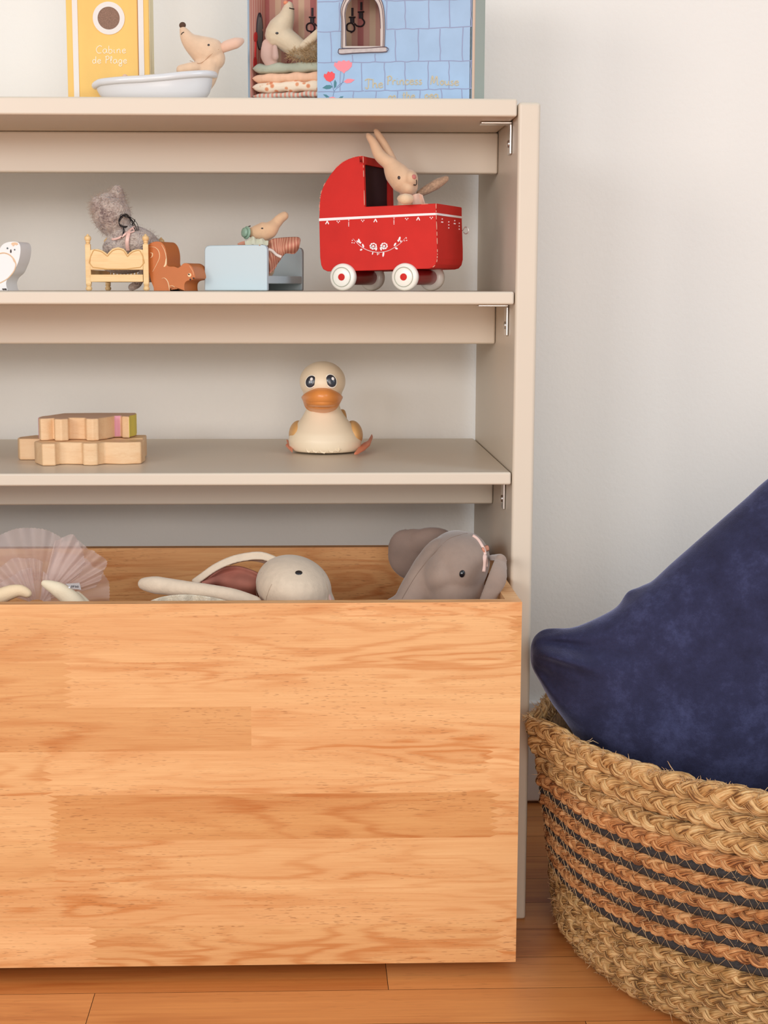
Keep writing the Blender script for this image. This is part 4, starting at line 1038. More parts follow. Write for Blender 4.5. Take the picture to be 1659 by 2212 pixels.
pk = MB(); pk.lathe(cpc + ax*.0022, ax, [(.0046, 0), (.0050, .0010), (.0048, .0022), (.003, .0030), (.0002, .0031)], 20); pk.build('pacifier_knob', PAC, mp_, smooth=True)
mb = sewn(MB(), sf, 920, 350, (.0012, .0008, .0007)); mb.build('eye', BLACKEYE, mp_, smooth=True)
mb = MB(); curve_on(mb, [(745, 335), (765, 326), (782, 321)], lambda x, y: sf(x, y, .0001), .0006); mb.build('mouth', DARK, mp_)
LACE = simple('sage_lace', srgb(206, 206, 182), .9, bump=.8, bscale=500, bdist=.001)
mb = MB()
mb.grid(lambda u, v: PC(c4, lerp(715, 990, u), lerp(500, 555, v) + 7*math.sin(u*15) + 4*math.sin(u*31) - 26*math.sin(PI*u)*(1-v) - 20*(1-v)*math.exp(-((u-.32)/.12)**2), NY-.020 - .0015*math.sin(u*21)*(1-v) - .004*v), 90, 8)
lo_ = mb.build('lace_collar', LACE, mp_, smooth=True); s_ = lo_.modifiers.new('s', 'SOLIDIFY'); s_.thickness = .0008
DRESS = stripes('striped_cotton', [srgb(196, 128, 104), srgb(222, 170, 140), srgb(188, 118, 96)], 13)
mb = MB()
eA = catmull([Vector((1000, 560, 0)), Vector((1040, 492, 0)), Vector((1190, 474, 0)), Vector((1340, 470, 0)), Vector((1360, 492, 0))], 8)
eB = catmull([Vector((1000, 900, 0)), Vector((1060, 835, 0)), Vector((1130, 740, 0)), Vector((1195, 655, 0)), Vector((1290, 650, 0)), Vector((1345, 590, 0))], 8)
def drs(u, v):
    a = samp(eA, u); b__ = samp(eB, u); q = a.lerp(b__, v); 
    return PC(c4, q.x, q.y, NY-.004 - .010*math.sin(PI*min(v*1.1, 1)) - .003*math.sin(u*9+v*2) - .012*v*(1-u))
mb.grid(drs, 60, 24); o = mb.build('dress', DRESS, mp_, smooth=True); s_ = o.modifiers.new('s', 'SOLIDIFY'); s_.thickness = .0016
mb = MB(); mb.grid(lambda u, v: PC(c4, lerp(628, 735, u), lerp(548, 500 + 30*(1-u)**2, 1-v), NY-.012), 10, 6); o = mb.build('sleeve', DRESS, mp_, smooth=True); s_ = o.modifiers.new('s', 'SOLIDIFY'); s_.thickness = .002
mb = MB(); ribbon(mb, [(996, 600), (1040, 618), (1090, 665), (1150, 692)], lambda x, y: PC(c4, x, y, NY-.030), 6.5, Vector((0, -1, .2)), .0006); mb.build('ribbon', simple('white_ribbon', srgb(240, 224, 212), .6), mp_, smooth=True)

# ------------------------------------------------------------------ red pram
d_, n_, O_ = frame(24, P(942, 560, .008)); fP = pl(c5, O_, n_)
RED = simple('red_paint', srgb(203, 42, 35), .58, var=.06, vscale=40, spec=.2)
HOODSHADE = simple('hood_shade', srgb(52, 12, 20), .9)  # colour holds the shade of the hood interior
pram = thing('toy_pram', 'red wooden toy pram with white garlands and white wheels on the middle shelf', 'pram', Vector((O_.x, O_.y, ZS)))
PWd = .082
so = [(1228, 783), (1229, 900), (1234, 1050), (1240, 1200), (1240, 1300), (1228, 1355), (1200, 1388), (1160, 1399), (900, 1407), (600, 1416), (330, 1424), (205, 1424), (165, 1404), (146, 1365), (136, 1290), (131, 1100), (128, 940), (131, 850), (133, 780), (140, 712), (160, 640), (195, 572), (235, 510), (285, 448), (345, 396), (400, 366), (460, 345), (510, 336), (543, 335)]
inner = [(546, 420), (552, 600), (557, 815), (700, 809), (900, 800), (1228, 783)]
side = [fP(*p) for p in so + inner[:-1]]
MB().prism(side, n_*.005).build('side_panel', RED, pram, fix=True, bevel=.0007)
MB().prism([p + n_*(PWd-.005) for p in side], n_*.005).build('side_panel', RED, pram, fix=True, bevel=.0007)
def strip(pts2, thick, name, mat, inset=.0004):
    """panel following the outline between the two sides"""
    P3 = [fP(*p) for p in pts2]; mb = MB(); m = len(P3); cen = fP(700, 900)
    V = []
    for i, p in enumerate(P3):
        t = (P3[min(i+1, m-1)] - P3[max(i-1, 0)]).normalized(); nn = t.cross(n_).normalized()
        if nn.dot(cen-p) < 0: nn = -nn
        V += [p + nn*inset + n_*.0045, p + nn*inset + n_*(PWd-.0045), p + nn*(inset+thick) + n_*(PWd-.0045), p + nn*(inset+thick) + n_*.0045]
    Fs = []
    for i in range(m-1):
        for k in range(4): Fs.append((i*4+k, i*4+(k+1) % 4, i*4+4+(k+1) % 4, i*4+4+k))
    Fs += [(0, 1, 2, 3), ((m-1)*4+3, (m-1)*4+2, (m-1)*4+1, (m-1)*4)]
    return mb.add(V, Fs).build(name, mat, pram, fix=True)
strip(so[16:29], .004, 'hood_roof', RED); strip(so[0:7], .004, 'end_panel', RED, -.0002); strip(so[6:17], .004, 'floor_panel', RED)
# hood opening frame
fr1 = [fP(543, 336), fP(546, 420), fP(557, 815)]
mb = MB(); mb.obox(fP(545, 412) , d_*-.004, n_*PWd, fP(543, 338)-fP(545, 412)); 
mb.obox(fP(557, 815) + n_*(PWd-.0085), d_*-.004, n_*.0085, fP(546, 412)-fP(557, 815)); mb.build('hood_frame', RED, pram, fix=True)
mb = MB(); mb.obox(fP(505, 1380) + n_*.006, d_*.0015, n_*(PWd-.012), Vector((0, 0, fP(505, 362).z-fP(505, 1380).z))); mb.build('hood_shade_panel', HOODSHADE, pram, fix=True)  # dark panel added just inside the opening, stands in for the hood's shade
# stripes
WP = simple('white_paint', srgb(246, 240, 240), .5)
mb = MB(); poly_on(mb, [(128, 925), (400, 911), (700, 897), (1000, 882), (1230, 873), (1231, 893), (1000, 904), (700, 919), (400, 935), (128, 950)], fP, -n_*.0004)
ws = mb.build('white_stripe', WP, pram, fix=True)
e0, e1 = fP(1231, 873), fP(1231, 893)
mb = MB(); mb.obox(e1 + d_*.0002, n_*PWd, d_*.0006, e0-e1); mb.build('white_stripe', WP, pram, fix=True)
gd = MB(); fG = pl(c5, O_-n_*.0001, n_)
def dot(x, y, r, f=fG, nn=None, mb=None): poly_on(mb or gd, ellpts(x, y, r, r, 10), f, (nn or -n_)*.0004)
def bead(x, y): tline(gd, [(x-8, y-22), (x, y-8), (x, y+4)], fG, .0005, 3); tline(gd, [(x+8, y-22), (x, y-8), (x, y+4)], fG, .0005, 3); [dot(x, y+14+k*14, 5-k*.3) for k in range(3)]
def bow(x, y): tline(gd, [(x, y-14), (x-6, y), (x-14, y+14)], fG, .0006, 3); tline(gd, [(x, y-14), (x+6, y), (x+14, y+14)], fG, .0006, 3); dot(x-13, y+14, 4.5); dot(x+13, y+14, 4.5)
def tri(x, y): dot(x-11, y-6, 5); dot(x+11, y-6, 5); dot(x, y+6, 5)
for i, (x, k) in enumerate([(205, 'b'), (310, 't'), (408, 'd'), (540, 't'), (660, 'b'), (835, 'd'), (955, 't'), (1063, 'b'), (1187, 't')]):
    y = 962 - (x-205)*.042
    {'b': bow, 't': tri, 'd': bead}[k](x, y)
tline(gd, [(446, 1114), (480, 1150), (530, 1195), (600, 1230), (690, 1245), (780, 1230), (860, 1185), (910, 1145), (950, 1098)], fG, .0010)
def petal(x, y, rx, ry, dg): poly_on(gd, ellpts(x, y, rx, ry, 14, deg=dg), fG, -n_*.0005)
for x, y, rx, ry, dg in [(507, 1138, 9, 22, -15), (492, 1142, 6, 12, -35), (520, 1155, 6, 10, 20), (544, 1182, 8, 19, -20), (526, 1220, 12, 8, -25), (887, 1118, 9, 22, 18), (900, 1140, 6, 10, 0), (875, 1136, 6, 10, -30), (845, 1170, 8, 18, 30), (858, 1208, 14, 8, 25), (668, 1212, 8, 17, 10), (712, 1212, 8, 17, -20), (735, 1262, 8, 26, 8), (634, 1254, 5, 14, 15)]: petal(x, y, rx, ry, dg)
for x, y, r in [(442, 1132, 5), (440, 1154, 5), (460, 1156, 5), (952, 1110, 5), (955, 1132, 5), (936, 1136, 4), (678, 1254, 5), (692, 1258, 5), (680, 1266, 5)]: dot(x, y, r)
for cx, cy in ((640, 1187), (742, 1185)):
    for k in range(8):
        a = 2*PI*k/8+.2; petal(cx+22*math.cos(a), cy+20*math.sin(a), 13, 13, 0)
    petal(cx, cy, 20, 20, 0)
gd.build('painted_garland', WP, pram, fix=True)
mb = MB()
for cx, cy in ((640, 1187), (742, 1185)): tline(mb, [(cx-14, cy+8), (cx-8, cy-14), (cx+12, cy-12), (cx+14, cy+6), (cx, cy+12)], pl(c5, O_-n_*.0006, n_), .0006)
mb.build('rose_line', RED, pram)
# end-face garland
eo = fP(1231, 895) + d_*.0004
fE = lambda s, h: eo + n_*(PWd*s) + Vector((0, 0, -h)) + d_*.0003
mb = MB()
for k, s in enumerate((.2, .45, .68, .86)):
    for q in ((-.018, .004), (.018, .004), (0, .001)) if k % 2 == 0 else ((0, .003), (0, .006), (0, .009)):
        mb.ell(fE(s+q[0], q[1]+.002), (.0007, .0007, .0007), None, 8, 6)
mb.build('painted_garland', WP, pram)
mb = MB(); hp = fE(.985, .012); mb.tube([hp + d_*(.0) , hp + d_*.0014], .0005, 8)
mb.tube([hp + d_*(.0040 + .0028*math.cos(a)) + Vector((0, 0, .0034*math.sin(a))) for a in np.linspace(-2.6, 2.9, 20)], .0005, 8); mb.build('hook', STEEL, pram, smooth=True)
# worn edges
rw = random.Random(8); CHIP = simple('worn_edge', srgb(226, 160, 140), .7)
def wear(pts, f, off=0.0, density=.5):
    wr_ = MB(); c = catmull([f(*p) for p in pts], 8); i = 0
    while i < len(c)-3:
        L_ = rw.randint(2, 5)
        if rw.random() < density: wr_.tube([p + d_*off for p in c[i:i+L_]], taper(len(c[i:i+L_]), .00045), 4)
        i += L_
    if wr_.v: wr_.build('worn_edge', CHIP, pram)
wear([(x, y) for x, y in so[17:29]], fP, 0, .5); wear([(1229, 785), (1231, 900), (1237, 1050), (1241, 1200), (1240, 1300), (1228, 1355), (1190, 1392)], fP, .0002, .75); wear([(543, 340), (548, 500), (556, 800)], fP, 0, .45); wear([(1228, 784), (1000, 795), (830, 803)], fP, 0, .2)
# wheels and axles
WH = simple('ivory_paint', srgb(244, 240, 228), .32, coat=.3); GRV = simple('groove_grey', srgb(176, 178, 160), .6)
for cx, cy in ((366, 1480), (949, 1470)):
    cen = fP(cx, cy) - n_*.0035; R_ = 128*SC(.03)/4.3658*.99
    cen.z = ZS + R_
    ax_ = MB().lathe(cen + n_*.008, n_, [(.0078, 0), (.0078, PWd-.013)], 28).build('axle', simple('axle_red', srgb(150, 24, 28), .3, coat=.3), pram, smooth=False, bevel=.0005)
    for k, off in ((-1, 0), (1, PWd-.001)):
        c0 = cen + n_*off; a_ = -n_ if k < 0 else n_
        wh = MB().lathe(c0, a_, [(R_*.6, -.0065), (R_*.90, -.0062), (R_*.99, -.003), (R_, 0), (R_*.97, .0022), (R_*.86, .0036), (R_*.3, .0040), (.0002, .0040)], 48).build('wheel', WH, pram, smooth=True)
        g_ = MB().tube([c0 + a_*.0039 + d_*(R_*.70*math.cos(t)) + Vector((0, 0, R_*.70*math.sin(t))) for t in np.linspace(0, 2*PI, 49)], .00045, 6, cap=False); g_.build('painted_ring', GRV, wh)
        MB().lathe(c0 + a_*.0036, a_, [(R_*.26, 0), (R_*.25, .0011), (.0002, .0013)], 28).build('hub', RED, wh, smooth=False)

# ------------------------------------------------------------------ bunny in the pram
RY = .040
bn = thing('plush_bunny', 'tan plush bunny with upright ears climbing out of the red pram', 'plush toy', PC(c5, 950, 1000, RY))
FEL4 = simple('warm_felt', srgb(218, 182, 148), .9, var=.05, vscale=90, bump=.3, bscale=900, bdist=.0006, sheen=.35)
mb = MB()
limb(mb, [(*c5(800, 410), RY), (*c5(850, 490), RY), (*c5(920, 570), RY-.002), (*c5(975, 620), RY-.002)], [x/4.366 for x in (70, 108, 118, 88)], 20)
blob(mb, *c5(985, 560), RY-.004, 17, 21, .014); blob(mb, *c5(960, 640), RY-.002, 18, 18, .014)
limb(mb, [(*c5(790, 410), RY), (*c5(700, 330), RY+.002), (*c5(640, 210), RY+.006), (*c5(600, 155), RY+.009), (*c5(585, 130), RY+.012)], [x/4.366 for x in (62, 58, 40, 30, 16)], 14)
limb(mb, [(*c5(820, 400), RY+.008), (*c5(770, 290), RY+.014), (*c5(705, 170), RY+.018), (*c5(665, 105), RY+.020), (*c5(650, 92), RY+.020)], [x/4.366 for x in (50, 46, 38, 26, 12)], 14)
limb(mb, [(*c5(970, 660), RY+.004), (*c5(960, 800), RY+.006), (*c5(960, 980), RY+.006)], [x/4.366 for x in (70, 95, 110)], 14)
sf = surf(organic('body', mb, FEL4, bn, .001, 5), c5)
mb = MB(); limb(mb, [(*c5(895, 738), RY-.030), (*c5(935, 742), RY-.034), (*c5(980, 740), RY-.030)], [x/4.366 for x in (34, 52, 44)], 16); organic('paw', mb, simple('pale_felt', srgb(228, 196, 160), .9, sheen=.3, bump=.3, bscale=900), bn, .001, 4)
ARM = simple('tweed_felt', srgb(170, 138, 112), .95, var=.25, vscale=500, bump=.5, bscale=900, sheen=.3)
mb = MB(); limb(mb, [(*c5(1075, 690), RY+.010), (*c5(1150, 650), RY+.010), (*c5(1240, 600), RY+.010), (*c5(1325, 550), RY+.010)], [x/4.366 for x in (32, 44, 48, 30)], 14); organic('arm', mb, ARM, bn, .001, 4)
mb = MB(); mb.grid(lambda u, v: PC(c5, lerp(1015, 1150, u) - 45*(1-v)*u, lerp(705 - 16*math.sin(u*3), 850, v), RY-.006 - .002*math.sin(u*7)*(1-v*.4)), 30, 12)
o = mb.build('collar', simple('rose_cotton', srgb(226, 188, 166), .9), bn, smooth=True); s_ = o.modifiers.new('s', 'SOLIDIFY'); s_.thickness = .0012
mb = sewn(MB(), sf, 881, 541, (.0014, .0018, .0009), 10); mb.build('eye', simple('brown_eye', srgb(58, 42, 40), .4), bn, smooth=True)
mb = sewn(MB(), sf, 1024, 532, (.0026, .0024, .0010), 20); mb.build('nose', simple('rose_nose', srgb(200, 120, 112), .9), bn, smooth=True)
mb = MB(); curve_on(mb, [(1018, 606), (1034, 610), (1044, 602), (1046, 582), (1044, 562)], lambda x, y: sf(x, y, .0001), .0006); mb.build('mouth', DARK, bn)
#PART5
# ------------------------------------------------------------------ lower shelf: wooden blocks
ZS3 = Z3 + .0003
MAPLE = wood('maple_toy', srgb(240, 208, 166), srgb(222, 172, 122), xs=(7, 50, 50), contour=3, rough=.5, pores=.1, cstrength=.3)
ZK1 = PC(c6, 515, 478, PZ(*c6(515, 713), ZS3).y).z
ZK2 = PC(c6, 650, 212, PZ(*c6(650, 448), ZK1).y).z
def block(name, contour, back, z0, z1, label, mats, mifn=None, bevel=.0016):
    pts = [PZ(*c6(x, y), z0) for x, y in contour] + [Vector((x, y, z0)) for x, y in back]
    mb = MB().prism(pts, (0, 0, z1-z0))
    if mifn:
        for i, f in enumerate(mb.f):
            c = sum((Vector(mb.v[k]) for k in f), Vector())/len(f); k = mifn(c, i, f, mb)
            if k: mb.mi[i] = k
    o = mb.build(name, mats, fix=False, bevel=bevel); return tag(o, label, 'wooden block', 'natural wooden blocks on the lower shelf')
A0 = PZ(*c6(1505, 682), ZS3)
block('wooden_block', [(368, 686), (400, 697), (437, 712), (450, 716), (588, 714), (600, 706), (640, 700), (700, 698), (868, 701), (880, 710), (960, 712), (1032, 709), (1050, 702), (1110, 696), (1300, 700), (1490, 693), (1506, 684)],
      [(A0.x+.001, A0.y+.018), (A0.x-.05, A0.y+.022), (A0.x-.10, A0.y+.020), (A0.x-.111, A0.y+.012)], ZS3, ZK1, 'pale unpainted wooden block at the front of the bottom layer, stepped front edge', MAPLE)
B0 = PZ(*c6(205, 652), ZS3); B1 = PZ(*c6(365, 652), ZS3)
block('wooden_block', [(192, 640), (210, 652), (362, 652)], [(B1.x+.006, B1.y), (B1.x+.10, B1.y+.0), (B1.x+.116, B1.y+.006), (B1.x+.116, B1.y+.04), (B1.x+.02, B1.y+.045), (B0.x+.01, B0.y+.040), (B0.x-.003, B0.y+.02)], ZS3, ZK1-.0003, 'pale wooden block behind on the bottom layer, sticking out at the left', MAPLE)
E0 = PZ(*c6(1440, 392), ZK1)
PNK = simple('pink_stain', srgb(226, 160, 176), .55); YLW = simple('yellow_stain', srgb(226, 204, 84), .55); ORG = simple('orange_stain', srgb(236, 150, 110), .55)
S0 = PZ(*c6(408, 436), ZK1)
def tint_i(c, i, f, mb):
    if len(f) > 4: return 4 if c.z > (ZK1+ZK2)/2 else 0
    if c.x < S0.x + .0035: return 1
    if c.x > E0.x - .0035: return 2
    if c.x > PZ(*c6(1376, 410), ZK1).x and c.y < E0.y + .01: return 3 if c.x > PZ(*c6(1400, 410), ZK1).x else 1
    if c.y > S0.y + .016: return 1
    return 0
PTOP = simple('pink_wash', srgb(214, 178, 152), .6)
block('wooden_block', [(408, 432), (414, 442), (432, 449), (500, 447), (572, 441), (580, 453), (650, 455), (724, 450), (732, 438), (800, 436), (900, 439), (914, 449), (980, 451), (1044, 448), (1056, 441), (1110, 434), (1172, 424), (1210, 414), (1278, 412), (1290, 420), (1368, 424), (1378, 412), (1408, 406), (1440, 396)],
      [(E0.x-.001, E0.y+.012), (E0.x-.04, E0.y+.014), (E0.x-.08, E0.y+.010), (S0.x+.006, S0.y+.022), (S0.x+.001, S0.y+.014)], ZK1+.0003, ZK2, 'pink and yellow edged wooden block lying on top of the stack', [MAPLE, PNK, YLW, ORG, PTOP], tint_i)

# ------------------------------------------------------------------ duck
DY = .195
duck = thing('rubber_duck', 'cream rubber duck with orange beak and big dark eyes on the lower shelf', 'rubber duck', Vector((P(700, 900, DY).x, DY, ZS3)))
kd_ = SC(DY)/6.3808
RUB = simple('cream_rubber', srgb(246, 228, 198), .42, spec=.4, sheen=.1)
RUBT = simple('tan_rubber', srgb(228, 176, 112), .45); ORB = simple('orange_rubber', srgb(232, 148, 74), .36, coat=.15); CORAL = simple('coral_rubber', srgb(236, 142, 106), .45)
mb = MB()
def hb(x, y, Yo, rx, rz, ry, dg=0): mb.ell(PC(c7, x, y, DY+Yo), (rx*kd_, ry, rz*kd_), rotimg(dg), 40, 26)
hb(745, 470, -.012, 312, 272, .0415)       # head
hb(745, 620, -.012, 262, 250, .036)
mb2 = []
profile = [(1528, 330), (1505, 400), (1460, 460), (1400, 492), (1300, 500), (1200, 462), (1100, 385), (1000, 305), (930, 262), (870, 232), (800, 222), (700, 230)]
V = []; nS = 48
for y, r in profile:
    zc_ = PC(c7, 785, y, DY-.03).z
    zc_ = max(zc_, ZS3+.0016)
    for k in range(nS):
        a = 2*PI*k/nS; V.append((PC(c7, 785 - (1528-y)*.045, 900, DY).x + r*kd_*math.cos(a)*(1.0), DY - .004 + (r*kd_*.92)*math.sin(a)*(1.0 if math.sin(a) < 0 else 1.15), zc_))
Fs = [(i*nS+k, i*nS+(k+1) % nS, (i+1)*nS+(k+1) % nS, (i+1)*nS+k) for i in range(len(profile)-1) for k in range(nS)] + [tuple(range(nS-1, -1, -1)), tuple((len(profile)-1)*nS+k for k in range(nS))]
mb.add(V, Fs)
o = organic('body', mb, RUB, duck, .0014, 14)
for s, x, y, rx, rz, dg in ((-1, 392, 1170, 108, 160, -14), (1, 1180, 1180, 116, 170, 14)):
    q = MB(); q.ell(PC(c7, x, y, DY+.006), (rx*kd_, .028, rz*kd_), rotimg(dg), 30, 20); q.build('wing', RUBT, duck, smooth=True)
q = MB(); limb(q, [(*c7(960, 1100), DY+.045), (*c7(1000, 960), DY+.055), (*c7(1015, 900), DY+.06)], [22, 13, 8], 14); organic('tail', q, RUBT, duck, .0014, 4)
q = MB(); fz = ZS3+.003
def foot(pts, tipz):
    V = []
    for (x, y, z) in pts: p = PZ(*c7(x, y), ZS3+.004); V.append(Vector((p.x, p.y, ZS3+.001+z)))
    return V
q.prism(foot([(1180, 1462, .001), (1250, 1400, .003), (1300, 1378, .005), (1365, 1370, .007), (1425, 1330, .0125), (1438, 1350, .011), (1400, 1400, .006), (1330, 1425, .003), (1230, 1458, .001)], 0), (0, 0, .0028)).build('foot', CORAL, duck, fix=True, bevel=.001)
q = MB(); q.prism(foot([(330, 1440, .001), (270, 1405, .003), (236, 1392, .005), (262, 1380, .006), (244, 1362, .009), (290, 1372, .007), (340, 1380, .004)], 0), (0, 0, .0025)).build('foot', CORAL, duck, fix=True, bevel=.001)
sf = surf(o, c7, .0)
for k, (xa_, xb_, yb_) in enumerate(((518, 560, 1446), (600, 660, 1450), (700, 770, 1458), (820, 880, 1448), (925, 960, 1438), (975, 980, 1420))):
    q = MB(); q.tube([sf(*p) for p in ((xa_, yb_-50), ((xa_*2+xb_)/3, yb_-12), (xb_, yb_), (xb_+22, yb_-16))], [.0003, .0010, .0011, .0003], 6); q.build('feather_ridge', RUB, duck, smooth=True)
# beak: lofted shield wrapped round the face
HC = PC(c7, 745, 520, DY-.012)
def face_y(x, z, rx=300, ry=.040, rz=290):
    p = PC(c7, x, z, DY-.012); dx = (p.x-HC.x)/(rx*kd_); dz_ = (p.z-HC.z)/(rz*kd_); t = 1-dx*dx-dz_*dz_
    y1 = HC.y - ry*math.sqrt(max(t, .02))
    dz2 = (p.z - PC(c7, x, 620, DY-.012).z)/(255*kd_); dx2 = (p.x-HC.x)/(270*kd_); t2 = 1-dx2*dx2-dz2*dz2
    y2 = HC.y - .0385*math.sqrt(max(t2, .02))
    return min(y1, y2)
tope = catmull([Vector(p+(0,)) for p in [(490, 690), (560, 645), (660, 600), (740, 593), (830, 602), (920, 645), (988, 690)]], 6)
mide = catmull([Vector(p+(0,)) for p in [(520, 740), (580, 765), (660, 738), (740, 728), (820, 738), (900, 765), (960, 735)]], 6)
bote = catmull([Vector(p+(0,)) for p in [(510, 730), (545, 820), (630, 862), (740, 872), (840, 862), (915, 820), (965, 735)]], 6)
q = MB()
def beak(u, v):
    a, b_ = samp(tope, u), samp(bote, u); p = a.lerp(b_, v); base = face_y(p.x, p.y)
    prot = .0135*math.sin(PI*min(max(u, 0), 1))**.6*math.sin(PI*min(max(v, 0), 1)**.85)**.6
    lip = .0026*math.exp(-((v-.62)/.055)**2)*math.sin(PI*u) - .0022*math.exp(-((v-.73)/.035)**2)*math.sin(PI*u) + .0015*math.exp(-((v-.84)/.06)**2)*math.sin(PI*u)
    return PC(c7, p.x, p.y, base + .0015 - prot - lip)
q.grid(beak, 48, 36); o = q.build('beak', ORB, duck, smooth=True); s_ = o.modifiers.new('s', 'SOLIDIFY'); s_.thickness = .003; s_.offset = -1 if True else 1
for i in (-1, 1):
    q = MB(); x = 722 + 32*i; blob(q, *c7(x, 630), face_y(x, 630)-.0085, 1.6, 1.6, .001); q.build('nostril', simple('nostril_%d' % (i+1), srgb(250, 180, 120), .3), duck, smooth=True)
for (x, y, rx, rz, dg, hx, hy) in ((586, 475, 68, 82, -24, 592, 440), (862, 466, 68, 86, 20, 888, 434)):
    yy = face_y(x, y, 312, .0415, 272) 
    p0 = PC(c7, x, y, yy); nrm = Vector(((p0.x-HC.x)/(.047**2), (p0.y-HC.y)/(.0415**2), (p0.z-HC.z)/(.04**2))).normalized()
    rot = (-nrm).to_track_quat('Y', 'Z').to_matrix() @ rotimg(dg)
    q = MB(); q.ell(p0 + nrm*.0002, (rx*kd_*1.17, .0016, rz*kd_*1.14), rot, 36, 20); wo = q.build('eye_ring', simple('white_rubber', srgb(250, 244, 230), .4), duck, smooth=True)
    q = MB(); q.ell(p0 + nrm*.0008, (rx*kd_, .0020, rz*kd_), rot, 36, 20); eye_ = q.build('eye', simple('ink_eye', srgb(44, 48, 58), .22, coat=.4), duck, smooth=True)
    q = MB(); hpnt = surf(bpy.data.objects[eye_.name], c7)(hx, hy); q.ell(hpnt, (20*kd_, .0008, 23*kd_), rot, 20, 12); q.build('eye_highlight', simple('highlight_paint', srgb(236, 234, 232), .5), duck, smooth=True)

# ------------------------------------------------------------------ crate: elephant
EY = .02
VLR = simple('taupe_velour', srgb(158, 136, 122), .9, var=.16, vscale=28, bump=.3, bscale=700, bdist=.0006, sheen=.45)
el = thing('plush_elephant', 'taupe velour plush elephant with a pink bow at the right end of the crate', 'plush toy', PC(c10, 800, 900, EY))
mb = MB()
blob(mb, *c10(812, 476), EY, 69, 74, .056, -20); blob(mb, *c10(905, 430), EY, 51, 60, .048); blob(mb, *c10(775, 700), EY, 70, 70, .056); blob(mb, *c10(680, 520), EY-.004, 50, 62, .048, -35)
limb(mb, [(*c10(690, 410), EY-.004), (*c10(590, 560), EY-.008), (*c10(460, 740), EY-.014), (*c10(340, 880), EY-.02), (*c10(170, 940), EY-.02)], [x/4.366 for x in (205, 215, 195, 165, 125)], 24)
blob(mb, *c10(790, 950), EY, 68, 60, .05)
sf = surf(organic('body', mb, VLR, el, .0016, 22), c10)
mb = MB(); curve_on(mb, [(915, 184), (830, 205), (740, 240), (640, 330), (540, 440), (450, 555), (370, 680), (300, 800)], lambda x, y: sf(x, y, .0001), .00035, 10); mb.build('seam', simple('seam_taupe', srgb(138, 116, 102), .9), el)

VLD = simple('taupe_velour_ear', srgb(138, 116, 104), .9, var=.14, vscale=30, bump=.3, bscale=700, bdist=.0006, sheen=.4)
mb = MB(); blob(mb, *c10(420, 385), EY+.055, 60, 58, .009, -20); blob(mb, *c10(560, 270), EY+.052, 56, 34, .010, 5); blob(mb, *c10(330, 330), EY+.055, 38, 44, .009); organic('ear', mb, VLD, el, .0016, 10)
mb = MB(); limb(mb, [(*c10(1232, 440), EY-.07), (*c10(1215, 540), EY-.088), (*c10(1192, 625), EY-.095), (*c10(1128, 760), EY-.098), (*c10(1090, 880), EY-.098)], [x/4.366 for x in (64, 86, 98, 82, 84)], 20, flat=(1, .42))
limb(mb, [(*c10(1105, 418), EY), (*c10(1170, 412), EY-.04), (*c10(1225, 418), EY-.07)], [x/4.366 for x in (26, 30, 44)], 14)
organic('ear', mb, VLR, el, .0014, 8)
mb = sewn(MB(), sf, 866, 565, (.0029, .0038, .0022), -12); mb.build('eye', BLACKEYE, el, smooth=True)
mb = MB(); ribbon(mb, [(962, 210), (1005, 240), (1040, 290), (1068, 345), (1076, 385)], lambda x, y: sf(x, y, .0008), 10)
ribbon(mb, [(1076, 385), (1072, 430), (1060, 545)], lambda x, y: sf(min(x, 1085), y, .0012), 13); ribbon(mb, [(1078, 400), (1090, 440), (1102, 500)], lambda x, y: sf(min(x, 1090), y, .0016), 9)
mb.build('bow', simple('blush_satin', srgb(242, 206, 192), .4, sheen=.3), el, smooth=True)
mb = MB(); ribbon(mb, [(1066, 345), (1085, 330), (1112, 322)], lambda x, y: sf(min(x, 1092), y, .002) + Vector(((max(0, x-1092))*.0001, 0, 0)), 13, Vector((.2, -1, .2)), .0012); mb.build('bow_knot', simple('salmon_satin', srgb(222, 152, 124), .4), el, smooth=True)

# ------------------------------------------------------------------ crate: linen bunny
LIN = simple('linen', srgb(218, 198, 174), .92, var=.05, vscale=150, bump=.5, bscale=420, bdist=.0006, sheen=.2)
HY = -.02
lb = thing('plush_bunny', 'cream linen plush bunny lying on its side in the middle of the crate', 'plush toy', PC(c9, 1240, 600, HY))
mb = MB(); blob(mb, *c9(1225, 335), HY, 84, 66, .055, -16); blob(mb, *c9(1260, 460), HY, 82, 62, .052, -10); 
sf = surf(organic('head', mb, LIN, lb, .0015, 14), c9)
mb = MB(); curve_on(mb, [(1062, 318), (1042, 360), (1025, 410), (1018, 445)], lambda x, y: sf(x, y, .0001), .0003, 8); curve_on(mb, [(1440, 240), (1470, 320), (1482, 380), (1480, 445)], lambda x, y: sf(x, y, .0001), .0003, 8); curve_on(mb, [(985, 230), (950, 320), (950, 400), (990, 450)], lambda x, y: sf(x, y, .0001), .0003, 8); mb.build('seam', simple('seam_linen', srgb(172, 150, 128), .9), lb)
mb = MB(); limb(mb, [(*c9(105, 315), HY-.03), (*c9(200, 325), HY-.035), (*c9(400, 350), HY-.04), (*c9(600, 375), HY-.04), (*c9(780, 410), HY-.04), (*c9(940, 460), HY-.035)], [x/3.456 for x in (48, 68, 62, 58, 60, 55)], 18); organic('arm', mb, LIN, lb, .0015, 8)
mb = MB()
def earf(u, v):
    top = samp(EA, u); w_ = 16*math.sin(PI*min(.08+u*.92, 1))**.4
    return PC(c9, top.x + v*8, top.y - w_/2 + w_*v, HY+.018 - .004*v)
EA = catmull([Vector(p+(0,)) for p in [(475, 298), (540, 245), (640, 175), (760, 120), (880, 95), (980, 90), (1060, 112), (1110, 140)]], 8)
